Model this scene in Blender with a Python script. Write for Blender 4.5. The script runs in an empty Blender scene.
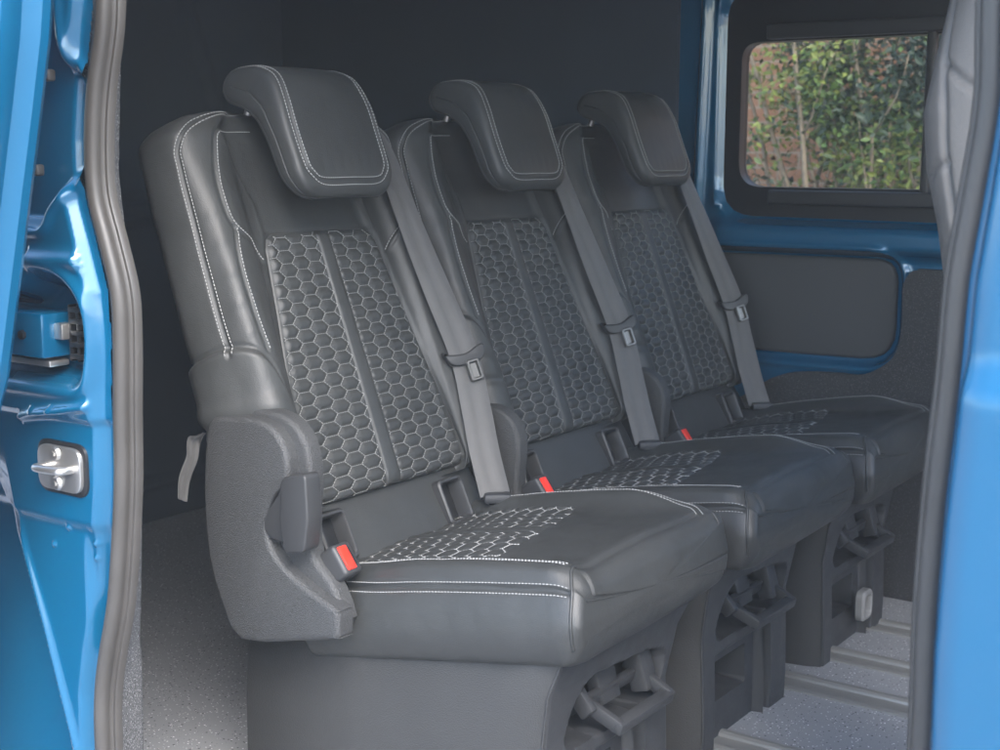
import bpy, bmesh, math, random
import numpy as np
from mathutils import Vector, Matrix
from mathutils import noise as mnoise
R = math.radians
SC = bpy.context.scene
COL = SC.collection
rng = random.Random(7)

# ------------------------------------------------------------------ camera
cam = bpy.data.cameras.new('camera')
camo = bpy.data.objects.new('camera', cam)
COL.objects.link(camo)
yaw, pit, rol = R(35.29), R(9.18), R(0.12)
d = Vector((-math.sin(yaw) * math.cos(pit), math.cos(yaw) * math.cos(pit), -math.sin(pit)))
r = Vector((math.cos(yaw), math.sin(yaw), 0))
u = r.cross(d)
r2 = r * math.cos(rol) + u * math.sin(rol)
u2 = -r * math.sin(rol) + u * math.cos(rol)
M = Matrix((r2, u2, -d)).transposed().to_4x4()
M.translation = Vector((1.3508, -1.3527, 0.9760))
camo.matrix_world = M
cam.sensor_width = 36
cam.lens = 36 * 1380.4 / 1000
cam.clip_start = 0.05
cam.clip_end = 2000
cam.dof.use_dof = True
cam.dof.focus_distance = 2.0
cam.dof.aperture_fstop = 9.0
SC.camera = camo

# ------------------------------------------------------------------ light
SUN_EL, SUN_AZ = R(44), R(130)      # azimuth: direction the light comes from, measured from +Y clockwise
w = bpy.data.worlds.new('World')
SC.world = w
w.use_nodes = True
nt = w.node_tree
sky = nt.nodes.new('ShaderNodeTexSky')
sky.sky_type = 'NISHITA'
sky.sun_disc = False
sky.sun_elevation = SUN_EL
sky.sun_rotation = SUN_AZ
sky.air_density = 1.0
sky.dust_density = 1.7
bgn = nt.nodes['Background']
bgn.inputs['Strength'].default_value = 0.13
nt.links.new(sky.outputs[0], bgn.inputs['Color'])
sun = bpy.data.lights.new('sun', 'SUN')
sun.energy = 0.9
sun.angle = R(35)
sun.color = (1.0, 0.97, 0.94)
suno = bpy.data.objects.new('sun', sun)
COL.objects.link(suno)
sd = Vector((math.sin(SUN_AZ) * math.cos(SUN_EL), math.cos(SUN_AZ) * math.cos(SUN_EL), math.sin(SUN_EL)))
suno.rotation_euler = sd.to_track_quat('Z', 'Y').to_euler()
SC.view_settings.view_transform = 'Standard'
SC.view_settings.look = 'None'
SC.view_settings.exposure = 2.70
SC.view_settings.gamma = 1.0
SC.render.engine = 'CYCLES'
SC.cycles.max_bounces = 8
SC.cycles.diffuse_bounces = 5
SC.cycles.transparent_max_bounces = 8
SC.cycles.caustics_reflective = False
SC.cycles.caustics_refractive = False
SC.cycles.use_denoising = True

# ------------------------------------------------------------------ materials
def mat(name, col, rough=0.5, metal=0.0, spec=0.5, coat=0.0, coat_rough=0.05, bump=None, var=None, sheen=0.0):
    """bump: list of (scale, strength, distance, kind); var: (scale, amount) value variation of the colour"""
    m = bpy.data.materials.new(name)
    m.use_nodes = True
    n = m.node_tree
    b = n.nodes['Principled BSDF']
    b.inputs['Base Color'].default_value = (*col, 1)
    b.inputs['Roughness'].default_value = rough
    b.inputs['Metallic'].default_value = metal
    b.inputs['Specular IOR Level'].default_value = spec
    b.inputs['Coat Weight'].default_value = coat
    b.inputs['Coat Roughness'].default_value = coat_rough
    b.inputs['Sheen Weight'].default_value = sheen
    tc = n.nodes.new('ShaderNodeTexCoord')
    if var:
        t = n.nodes.new('ShaderNodeTexNoise')
        t.inputs['Scale'].default_value = var[0]
        t.inputs['Detail'].default_value = 5
        n.links.new(tc.outputs['Object'], t.inputs['Vector'])
        mp = n.nodes.new('ShaderNodeMapRange')
        mp.inputs[1].default_value = 0.3
        mp.inputs[2].default_value = 0.7
        mp.inputs[3].default_value = 1 - var[1]
        mp.inputs[4].default_value = 1 + var[1]
        n.links.new(t.outputs[0], mp.inputs[0])
        mx = n.nodes.new('ShaderNodeMix')
        mx.data_type = 'RGBA'
        mx.blend_type = 'MULTIPLY'
        mx.inputs[0].default_value = 1
        mx.inputs[6].default_value = (*col, 1)
        n.links.new(mp.outputs[0], mx.inputs[7])
        n.links.new(mx.outputs[2], b.inputs['Base Color'])
        rr = n.nodes.new('ShaderNodeMapRange')
        rr.inputs[1].default_value = 0.3
        rr.inputs[2].default_value = 0.7
        rr.inputs[3].default_value = max(0.02, rough - 0.06)
        rr.inputs[4].default_value = rough + 0.06
        n.links.new(t.outputs[0], rr.inputs[0])
        n.links.new(rr.outputs[0], b.inputs['Roughness'])
    prev = None
    for (sc, st, dist, kind) in (bump or []):
        if kind == 'v':
            t = n.nodes.new('ShaderNodeTexVoronoi')
            t.inputs['Scale'].default_value = sc
            o = t.outputs['Distance']
        else:
            t = n.nodes.new('ShaderNodeTexNoise')
            t.inputs['Scale'].default_value = sc
            t.inputs['Detail'].default_value = 3
            o = t.outputs[0]
        n.links.new(tc.outputs['Object'], t.inputs['Vector'])
        bp = n.nodes.new('ShaderNodeBump')
        bp.inputs['Strength'].default_value = st
        bp.inputs['Distance'].default_value = dist
        n.links.new(o, bp.inputs['Height'])
        if prev:
            n.links.new(prev.outputs[0], bp.inputs['Normal'])
        prev = bp
    if prev:
        n.links.new(prev.outputs[0], b.inputs['Normal'])
    return m

def speckle_mat(name, base, light, dark, scale, rough, thresh=(0.22, 0.18)):
    m = mat(name, base, rough, bump=[(900, 0.15, 0.001, 'n')])
    n = m.node_tree
    b = n.nodes['Principled BSDF']
    tc = [k for k in n.nodes if k.type == 'TEX_COORD'][0]
    cur = None
    big = n.nodes.new('ShaderNodeTexNoise')
    big.inputs['Scale'].default_value = 3
    n.links.new(tc.outputs['Object'], big.inputs['Vector'])
    mr = n.nodes.new('ShaderNodeMapRange')
    mr.inputs[3].default_value = 0.8
    mr.inputs[4].default_value = 1.2
    n.links.new(big.outputs[0], mr.inputs[0])
    mm = n.nodes.new('ShaderNodeMix')
    mm.data_type = 'RGBA'
    mm.blend_type = 'MULTIPLY'
    mm.inputs[0].default_value = 1
    mm.inputs[6].default_value = (*base, 1)
    n.links.new(mr.outputs[0], mm.inputs[7])
    cur = mm.outputs[2]
    for col, s, th in ((dark, scale * 0.8, thresh[1]), (light, scale, thresh[0])):
        v = n.nodes.new('ShaderNodeTexVoronoi')
        v.inputs['Scale'].default_value = s
        n.links.new(tc.outputs['Object'], v.inputs['Vector'])
        gate = n.nodes.new('ShaderNodeSeparateColor')
        n.links.new(v.outputs['Color'], gate.inputs[0])
        g1 = n.nodes.new('ShaderNodeMath')
        g1.operation = 'MULTIPLY'
        g1.inputs[1].default_value = th * 1.6
        n.links.new(gate.outputs[0], g1.inputs[0])
        lt = n.nodes.new('ShaderNodeMath')
        lt.operation = 'LESS_THAN'
        n.links.new(v.outputs['Distance'], lt.inputs[0])
        n.links.new(g1.outputs[0], lt.inputs[1])
        mx = n.nodes.new('ShaderNodeMix')
        mx.data_type = 'RGBA'
        n.links.new(lt.outputs[0], mx.inputs[0])
        n.links.new(cur, mx.inputs[6])
        mx.inputs[7].default_value = (*col, 1)
        cur = mx.outputs[2]
    n.links.new(cur, b.inputs['Base Color'])
    return m

GRAIN = [(850, 0.30, 0.0008, 'v'), (34, 0.20, 0.004, 'n')]
M_ = {}
M_['leather'] = mat('black leather', (0.038, 0.040, 0.040), 0.45, spec=0.5, bump=GRAIN, var=(9, 0.10))
M_['leather_side'] = M_['leather']
M_['thread'] = mat('pale thread', (0.28, 0.285, 0.28), 0.7)
M_['skirt'] = mat('charcoal seat skirt', (0.036, 0.0365, 0.037), 0.6, bump=[(520, 0.4, 0.001, 'v'), (9, 0.1, 0.01, 'n')], var=(5, 0.12))
M_['thread_dim'] = mat('grey quilting thread', (0.20, 0.205, 0.20), 0.75)
M_['plastic'] = mat('grained grey plastic', (0.043, 0.0445, 0.046), 0.55, bump=[(520, 0.7, 0.0012, 'v')], var=(420, 0.22))
M_['plastic_dark'] = mat('dark moulded plastic', (0.034, 0.036, 0.040), 0.5, bump=[(1000, 0.4, 0.0008, 'v')], var=(40, 0.08))
M_['plastic_smooth'] = mat('smooth charcoal plastic', (0.034, 0.035, 0.037), 0.48, bump=[(900, 0.1, 0.0006, 'v')])
M_['webbing'] = mat('grey belt webbing', (0.085, 0.084, 0.083), 0.58, sheen=0.3, bump=[(1200, 0.5, 0.0008, 'n')], var=(60, 0.06))
M_['red'] = mat('red button plastic', (0.75, 0.035, 0.02), 0.35)
M_['metal'] = mat('bright steel', (0.62, 0.60, 0.57), 0.32, metal=0.9, bump=[(300, 0.05, 0.001, 'n')])
M_['steel_dark'] = mat('dull steel', (0.17, 0.17, 0.165), 0.4, metal=0.8)
M_['latch'] = mat('pale grey plastic', (0.22, 0.22, 0.215), 0.5, bump=[(600, 0.2, 0.0006, 'v')])
M_['alu'] = mat('brushed aluminium', (0.40, 0.40, 0.385), 0.40, metal=0.6)
M_['rubber'] = mat('rubber seal', (0.053, 0.049, 0.045), 0.42, bump=[(700, 0.15, 0.0008, 'n')], var=(14, 0.1))
M_['blue'] = mat('metallic blue paint', (0.001, 0.094, 0.200), 0.26, metal=0.18, coat=0.7, coat_rough=0.03, bump=[(1800, 0.03, 0.0005, 'v'), (5, 0.008, 0.01, 'n')])
M_['carpet'] = speckle_mat('speckled carpet', (0.034, 0.036, 0.039), (0.11, 0.11, 0.11), (0.02, 0.02, 0.02), 420, 0.95, (0.25, 0.25))
M_['carpet_light'] = speckle_mat('grey fleece carpet', (0.125, 0.125, 0.128), (0.36, 0.36, 0.36), (0.05, 0.05, 0.05), 420, 0.95, (0.3, 0.3))
M_['floor'] = speckle_mat('speckled grey vinyl', (0.28, 0.29, 0.305), (0.85, 0.85, 0.86), (0.04, 0.04, 0.045), 170, 0.42, (0.17, 0.17))
M_['lining'] = mat('dark grey lining', (0.044, 0.060, 0.084), 0.85, bump=[(500, 0.3, 0.001, 'n')], var=(5, 0.1))
M_['headlining'] = mat('pale headlining', (0.52, 0.52, 0.51), 0.9, bump=[(400, 0.2, 0.001, 'n')])  # pale tone picked to bounce soft fill onto the seats
M_['trim'] = mat('grey trim board', (0.050, 0.052, 0.056), 0.65, bump=[(900, 0.3, 0.0006, 'n')])
M_['black'] = mat('black glazing border', (0.012, 0.013, 0.015), 0.35)
M_['grey_leather'] = mat('grey leather', (0.112, 0.106, 0.099), 0.45, bump=GRAIN, var=(12, 0.08))
M_['bark'] = mat('grey bark', (0.28, 0.22, 0.15), 0.9, bump=[(60, 0.5, 0.01, 'n')], var=(30, 0.2))
M_['concrete'] = mat('pale paving', (0.33, 0.335, 0.34), 0.9, bump=[(40, 0.3, 0.01, 'n')], var=(2, 0.12))

def leaf_mat(name, c):
    m = mat(name, c, 0.5, var=(4, 0.3))
    b = m.node_tree.nodes['Principled BSDF']
    b.inputs['Subsurface Weight'].default_value = 0.0
    return m
M_['leaf'] = leaf_mat('green leaves', (0.062, 0.105, 0.018))
M_['leaf2'] = leaf_mat('yellow green leaves', (0.17, 0.20, 0.035))
M_['leaf3'] = leaf_mat('deep green leaves', (0.014, 0.030, 0.010))

def brick_mat():
    m = mat('red brick', (0.3, 0.13, 0.09), 0.9)
    n = m.node_tree
    b = n.nodes['Principled BSDF']
    tc = [k for k in n.nodes if k.type == 'TEX_COORD'][0]
    sep = n.nodes.new('ShaderNodeSeparateXYZ')
    cmb = n.nodes.new('ShaderNodeCombineXYZ')
    n.links.new(tc.outputs['Object'], sep.inputs[0])
    n.links.new(sep.outputs[0], cmb.inputs[0])
    n.links.new(sep.outputs[2], cmb.inputs[1])
    t = n.nodes.new('ShaderNodeTexBrick')
    t.inputs['Scale'].default_value = 1.0
    t.inputs['Brick Width'].default_value = 0.225
    t.inputs['Row Height'].default_value = 0.075
    t.inputs['Mortar Size'].default_value = 0.006
    t.inputs['Color1'].default_value = (0.17, 0.075, 0.036, 1)
    t.inputs['Color2'].default_value = (0.22, 0.112, 0.062, 1)
    t.inputs['Mortar'].default_value = (0.21, 0.165, 0.12, 1)
    n.links.new(cmb.outputs[0], t.inputs['Vector'])
    n.links.new(t.outputs['Color'], b.inputs['Base Color'])
    bp = n.nodes.new('ShaderNodeBump')
    bp.inputs['Strength'].default_value = 0.6
    bp.inputs['Distance'].default_value = 0.01
    bp.invert = True
    n.links.new(t.outputs['Fac'], bp.inputs['Height'])
    n.links.new(bp.outputs[0], b.inputs['Normal'])
    return m
M_['brick'] = brick_mat()

def glass_mat():
    m = bpy.data.materials.new('window glass')
    m.use_nodes = True
    n = m.node_tree
    n.nodes.clear()
    o = n.nodes.new('ShaderNodeOutputMaterial')
    t = n.nodes.new('ShaderNodeBsdfTransparent')
    t.inputs[0].default_value = (0.58, 0.60, 0.59, 1)
    g = n.nodes.new('ShaderNodeBsdfGlossy')
    g.inputs['Roughness'].default_value = 0.02
    f = n.nodes.new('ShaderNodeFresnel')
    f.inputs[0].default_value = 1.45
    mx = n.nodes.new('ShaderNodeMixShader')
    n.links.new(f.outputs[0], mx.inputs[0])
    n.links.new(t.outputs[0], mx.inputs[1])
    n.links.new(g.outputs[0], mx.inputs[2])
    n.links.new(mx.outputs[0], o.inputs[0])
    return m
M_['glass'] = glass_mat()

# ------------------------------------------------------------------ helpers
def link(name, verts, faces, material, parent=None, smooth=True, sharp=None):
    me = bpy.data.meshes.new(name)
    me.from_pydata([tuple(v) for v in verts], [], [tuple(f) for f in faces])
    me.update()
    me.polygons.foreach_set('use_smooth', [smooth] * len(me.polygons))
    if sharp is not None and smooth:
        me.set_sharp_from_angle(angle=R(sharp))
    mats = material if isinstance(material, (list, tuple)) else [material]
    for m in mats:
        me.materials.append(m)
    o = bpy.data.objects.new(name, me)
    COL.objects.link(o)
    o.parent = parent
    return o

def from_bm(name, bm, material, parent=None, smooth=True, sharp=35):
    bmesh.ops.recalc_face_normals(bm, faces=bm.faces)
    me = bpy.data.meshes.new(name)
    bm.to_mesh(me)
    bm.free()
    me.polygons.foreach_set('use_smooth', [smooth] * len(me.polygons))
    if smooth:
        me.set_sharp_from_angle(angle=R(sharp))
    me.materials.append(material)
    o = bpy.data.objects.new(name, me)
    COL.objects.link(o)
    o.parent = parent
    return o

def tag(o, label=None, cat=None, group=None, kind=None):
    if label: o['label'] = label
    if cat: o['category'] = cat
    if group: o['group'] = group
    if kind: o['kind'] = kind
    return o

def empty(name, loc=(0, 0, 0)):
    o = bpy.data.objects.new(name, None)
    o.empty_display_size = 0.1
    COL.objects.link(o)
    o.location = loc
    return o

def box_into(bm, c, s, rot=None, bev=0.0, seg=2):
    """box centred at c with full sizes s; rot: 3x3 matrix whose columns are the box's axes"""
    res = bmesh.ops.create_cube(bm, size=1.0)
    vs = res['verts']
    if bev > 0:
        pass
    m = Matrix.Diagonal((*s, 1))
    Rm = (rot.to_4x4() if rot else Matrix.Identity(4))
    bmesh.ops.transform(bm, matrix=Matrix.Translation(Vector(c)) @ Rm @ m, verts=vs)
    if bev > 0:
        es = list({e for v in vs for e in v.link_edges})
        bmesh.ops.bevel(bm, geom=es, offset=bev, segments=seg, profile=0.5, affect='EDGES')

def axes(x, y, z):
    return Matrix((Vector(x).normalized(), Vector(y).normalized(), Vector(z).normalized())).transposed()

def prism_into(bm, pts, ext, bev=0.0, seg=3, both=True):
    """pts: list of 3D points of a planar outline, extruded by vector ext, rim edges bevelled"""
    vs = [bm.verts.new(p) for p in pts]
    f = bm.faces.new(vs)
    res = bmesh.ops.extrude_face_region(bm, geom=[f])
    nv = [g for g in res['geom'] if isinstance(g, bmesh.types.BMVert)]
    bmesh.ops.translate(bm, vec=ext, verts=nv)
    if bev > 0:
        nvs = set(nv)
        es = [e for v in nv for e in v.link_edges if e.verts[0] in nvs and e.verts[1] in nvs]
        es = list(set(es))
        if both:
            ovs = set(vs)
            es += list({e for v in vs for e in v.link_edges if e.verts[0] in ovs and e.verts[1] in ovs})
        bmesh.ops.bevel(bm, geom=es, offset=bev, segments=seg, profile=0.5, affect='EDGES')

def smooth_poly(pts, n=4, closed=True):
    """Catmull-Rom through points (any dimension)"""
    P = np.array(pts, float)
    out = []
    N = len(P)
    rngk = range(N) if closed else range(N - 1)
    for i in rngk:
        if closed:
            p0, p1, p2, p3 = P[i - 1], P[i], P[(i + 1) % N], P[(i + 2) % N]
        else:
            p0, p1, p2, p3 = P[max(i - 1, 0)], P[i], P[i + 1], P[min(i + 2, N - 1)]
        for k in range(n):
            t = k / n
            out.append(0.5 * ((2 * p1) + (-p0 + p2) * t + (2 * p0 - 5 * p1 + 4 * p2 - p3) * t * t + (-p0 + 3 * p1 - 3 * p2 + p3) * t ** 3))
    if not closed:
        out.append(P[-1])
    return np.array(out)

def round_poly(pts, rad, n=5):
    """2D polygon with rounded corners; rad a number or list"""
    P = [np.array(p, float) for p in pts]
    out = []
    for i in range(len(P)):
        rr_ = rad[i] if isinstance(rad, (list, tuple)) else rad
        a, b, c = P[i - 1], P[i], P[(i + 1) % len(P)]
        if rr_ <= 0:
            out.append(b); continue
        u1 = (a - b) / np.linalg.norm(a - b); u2_ = (c - b) / np.linalg.norm(c - b)
        dd = min(rr_, 0.48 * np.linalg.norm(a - b), 0.48 * np.linalg.norm(c - b))
        p0, p2 = b + u1 * dd, b + u2_ * dd
        for k in range(n + 1):
            t = k / n
            out.append((1 - t) ** 2 * p0 + 2 * t * (1 - t) * b + t * t * p2)
    return out

def tube(name, pts, rad, material, parent=None, nseg=8, closed=False, sec=None):
    """sweep; rad number or per-point list; sec: optional list of 2D section points (side, up)"""
    P = [Vector(p) for p in pts]
    N = len(P)
    verts, faces = [], []
    T = []
    for i in range(N):
        if closed:
            t = P[(i + 1) % N] - P[i - 1]
        else:
            t = P[min(i + 1, N - 1)] - P[max(i - 1, 0)]
        T.append(t.normalized())
    ref = Vector((0, 0, 1)) if abs(T[0].z) < 0.9 else Vector((0, 1, 0))
    nrm = (ref - T[0] * ref.dot(T[0])).normalized()
    S = sec or [(math.cos(2 * math.pi * k / nseg), math.sin(2 * math.pi * k / nseg)) for k in range(nseg)]
    ns = len(S)
    for i in range(N):
        nrm = (nrm - T[i] * nrm.dot(T[i])).normalized()
        bi = T[i].cross(nrm)
        rr_ = rad[i] if isinstance(rad, (list, tuple)) else rad
        for (sx, sy) in S:
            verts.append(P[i] + nrm * sx * rr_ + bi * sy * rr_)
    for i in range(N if closed else N - 1):
        j = (i + 1) % N
        for k in range(ns):
            k2 = (k + 1) % ns
            faces.append((i * ns + k, i * ns + k2, j * ns + k2, j * ns + k))
    if not closed:
        faces.append(tuple(range(ns))[::-1])
        faces.append(tuple((N - 1) * ns + k for k in range(ns)))
    return verts, faces if name is None else link(name, verts, faces, material, parent, True, 60)

def polydist(Q, V, poly):
    """distance of every (Q,V) to a polyline, and signed side"""
    best = np.full(Q.shape, 1e9)
    P = np.array(poly, float)
    for i in range(len(P) - 1):
        a, b = P[i], P[i + 1]
        ab = b - a
        L = ab @ ab + 1e-12
        t = np.clip(((Q - a[0]) * ab[0] + (V - a[1]) * ab[1]) / L, 0, 1)
        best = np.minimum(best, np.hypot(Q - a[0] - t * ab[0], V - a[1] - t * ab[1]))
    return best

def inside(Q, V, poly):
    P = np.array(poly, float)
    res = np.zeros(Q.shape, bool)
    n = len(P)
    for i in range(n):
        x1, y1 = P[i - 1]; x2, y2 = P[i]
        cond = (y1 > V) != (y2 > V)
        xx = (x2 - x1) * (V - y1) / (y2 - y1 + 1e-15) + x1
        res ^= cond & (Q < xx)
    return res

def sdf(Q, V, poly):
    """signed distance, positive inside"""
    dd = polydist(Q, V, list(poly) + [poly[0]])
    return np.where(inside(Q, V, poly), dd, -dd)

def sstep(x, a, b):
    t = np.clip((x - a) / (b - a), 0, 1)
    return t * t * (3 - 2 * t)

def fnoise(P, scale, amp):
    out = np.zeros(P.shape[:2])
    for i in range(P.shape[0]):
        for j in range(P.shape[1]):
            out[i, j] = mnoise.noise(Vector(P[i, j]) * scale)
    return out * amp

def grid_normals(P, closed_u):
    if closed_u:
        du = np.roll(P, -1, 1) - np.roll(P, 1, 1)
    else:
        du = np.gradient(P, axis=1)
    dv = np.gradient(P, axis=0)
    n = np.cross(du, dv)
    ln = np.linalg.norm(n, axis=2, keepdims=True)
    return n / np.maximum(ln, 1e-9)

class Loft:
    """closed sections stacked along v; knows q (arc coordinate round the section) and v, can be sampled"""
    def __init__(self, P, q, v, flip=False):
        self.P, self.q, self.v = P, np.array(q), np.array(v)
        self.sgn = -1 if flip else 1
        self.N = grid_normals(P, True) * self.sgn
        self.Q, self.V = np.meshgrid(self.q, self.v)
    def displace(self, h):
        self.P = self.P + self.N * h[..., None]
        self.N = grid_normals(self.P, True) * self.sgn
    def at(self, q, v, which='P'):
        A = self.P if which == 'P' else self.N
        q = np.atleast_1d(np.asarray(q, float)); v = np.atleast_1d(np.asarray(v, float))
        iu = np.clip(np.searchsorted(self.q, q) - 1, 0, len(self.q) - 2)
        iv = np.clip(np.searchsorted(self.v, v) - 1, 0, len(self.v) - 2)
        fu = np.clip((q - self.q[iu]) / (self.q[iu + 1] - self.q[iu]), 0, 1)[:, None]
        fv = np.clip((v - self.v[iv]) / (self.v[iv + 1] - self.v[iv]), 0, 1)[:, None]
        return (A[iv, iu] * (1 - fu) * (1 - fv) + A[iv, iu + 1] * fu * (1 - fv) + A[iv + 1, iu] * (1 - fu) * fv + A[iv + 1, iu + 1] * fu * fv)
    def build(self, name, material, parent, cap0=True, cap1=True, bulge=0.0):
        nv, nu = self.P.shape[:2]
        verts = [p for row in self.P for p in row]
        faces = []
        for i in range(nv - 1):
            for j in range(nu):
                k = (j + 1) % nu
                a = (i * nu + j, i * nu + k, (i + 1) * nu + k, (i + 1) * nu + j)
                faces.append(a if self.sgn > 0 else a[::-1])
        for end, on in ((0, cap0), (nv - 1, cap1)):
            if not on: continue
            ring = self.P[end]
            c = ring.mean(0)
            dirn = self.P[end] - self.P[end - 1 if end else 1]
            dirn = dirn.mean(0); dirn /= np.linalg.norm(dirn) + 1e-9
            prev = [end * nu + j for j in range(nu)]
            for k in (0.8, 0.55, 0.3):
                st = len(verts)
                for p in ring:
                    verts.append(c + (p - c) * k + dirn * bulge * (1 - k * k))
                for j in range(nu):
                    j2 = (j + 1) % nu
                    a = (prev[j], prev[j2], st + j2, st + j)
                    if (end == 0) == (self.sgn > 0): a = a[::-1]
                    faces.append(a)
                prev = [st + j for j in range(nu)]
            verts.append(c + dirn * bulge)
            ci = len(verts) - 1
            for j in range(nu):
                j2 = (j + 1) % nu
                a = (prev[j], prev[j2], ci)
                if (end == 0) == (self.sgn > 0): a = a[::-1]
                faces.append(a)
        return link(name, verts, faces, material, parent, True)

def dash_mesh(segs, width=0.0016, height=0.0012):
    """segs: list of (p0, p1, normal) -> little rounded thread dashes"""
    verts, faces = [], []
    for (p0, p1, n) in segs:
        t = p1 - p0
        L = np.linalg.norm(t)
        if L < 1e-6: continue
        t = t / L
        s = np.cross(n, t)
        s = s / (np.linalg.norm(s) + 1e-9)
        b = len(verts)
        hw = width / 2
        for (f, k) in ((0.0, 0.35), (0.18, 1.0), (0.82, 1.0), (1.0, 0.35)):
            c = p0 + t * L * f
            for (x, y) in ((-1, -0.3), (-0.6, 0.75), (0.6, 0.75), (1, -0.3)):
                verts.append(c + s * x * hw * (0.5 + 0.5 * k) + n * (y * height * k))
        for i in range(3):
            for j in range(3):
                faces.append((b + i * 4 + j, b + i * 4 + j + 1, b + (i + 1) * 4 + j + 1, b + (i + 1) * 4 + j))
        faces.append((b, b + 1, b + 2, b + 3)[::-1])
        faces.append((b + 12, b + 13, b + 14, b + 15))
    return verts, faces

def resample(poly, step):
    P = np.array(poly, float)
    L = np.concatenate([[0], np.cumsum(np.linalg.norm(np.diff(P, axis=0), axis=1))])
    n = max(2, int(L[-1] / step) + 1)
    s = np.linspace(0, L[-1], n)
    return np.stack([np.interp(s, L, P[:, k]) for k in range(P.shape[1])], 1)

def offset_poly(poly, off):
    P = np.array(poly, float)
    t = np.gradient(P, axis=0)
    n = np.stack([-t[:, 1], t[:, 0]], 1)
    n /= np.linalg.norm(n, axis=1, keepdims=True) + 1e-9
    return P + n * off

def stitches_on(sampler, poly, pitch=0.0052, fill=0.72, lift=0.0003):
    """poly in (q,v); sampler(q,v)->(P,N)"""
    P = resample(poly, pitch)
    segs = []
    q0 = P[:-1]; q1 = P[:-1] + (P[1:] - P[:-1]) * fill
    A, NA = sampler(q0[:, 0], q0[:, 1])
    B, NB = sampler(q1[:, 0], q1[:, 1])
    for a, b, n in zip(A, B, NA):
        segs.append((a + n * lift, b + n * lift, n))
    return segs

def cr(poly, n=6):
    return smooth_poly(poly, n, closed=False)

# hexagon lattice (flat-topped, stretched sideways)
HX, HY = 0.031, 0.0205
def hex_edges(a0, a1, b0, b1, ax, by, HY=HY):
    """edges of the lattice covering the rectangle; column centres at ax + k*HX"""
    E = set()
    k0 = int(math.floor((a0 - ax) / HX)) - 1
    k1 = int(math.ceil((a1 - ax) / HX)) + 1
    for k in range(k0, k1 + 1):
        cx = ax + k * HX
        ph = by + (HY / 2 if k % 2 else 0)
        j0 = int(math.floor((b0 - ph) / HY)) - 1
        j1 = int(math.ceil((b1 - ph) / HY)) + 1
        for j in range(j0, j1 + 1):
            cy = ph + j * HY
            V = [(cx - HX * 2 / 3, cy), (cx - HX / 3, cy + HY / 2), (cx + HX / 3, cy + HY / 2), (cx + HX * 2 / 3, cy), (cx + HX / 3, cy - HY / 2), (cx - HX / 3, cy - HY / 2)]
            for i in range(6):
                p, q_ = V[i], V[(i + 1) % 6]
                key = tuple(sorted(((round(p[0], 5), round(p[1], 5)), (round(q_[0], 5), round(q_[1], 5)))))
                E.add(key)
    return sorted(E)

def hex_dist(A, B, ax, by, HY=HY):
    """distance to the nearest lattice edge, in metres (approx.)"""
    best1 = np.full(A.shape, 1e9)
    k = np.round((A - ax) / HX)
    for dk in (-1, 0, 1):
        kk = k + dk
        cx = ax + kk * HX
        ph = by + np.where(np.mod(kk, 2) == 1, HY / 2, 0)
        j = np.round((B - ph) / HY)
        cy = ph + j * HY
        # stretched hexagon: inside distance
        x = np.abs(A - cx); y = np.abs(B - cy)
        e1 = HY / 2 - y
        nx, ny = HY / 2, HX / 3
        L = math.hypot(nx, ny)
        e2 = (HX * 2 / 3 * nx - x * nx - y * ny) / L
        dd = np.minimum(e1, e2)
        best1 = np.where(dd > 0, np.minimum(best1, np.where(dd > 0, dd, 1e9)), best1)
    return np.where(best1 > 1, 0, best1)

# ------------------------------------------------------------------ one rear seat
TH = R(19.4)
UPB = np.array([-math.sin(TH), 0, math.cos(TH)])
NB_ = np.array([math.cos(TH), 0, math.sin(TH)])
OB = np.array([0.0435, 0, 0.408])
def bk(a, b, c):
    return OB + np.array([0, a, 0]) + UPB * b + NB_ * c
AL = R(10.5)
EL = np.array([math.cos(AL), 0, math.sin(AL)])
EH = np.array([-math.sin(AL), 0, math.cos(AL)])
OC = np.array([0.05, 0, 0.385])
def ck(a, l, h):
    return OC + np.array([0, a, 0]) + EL * l + EH * h

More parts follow.
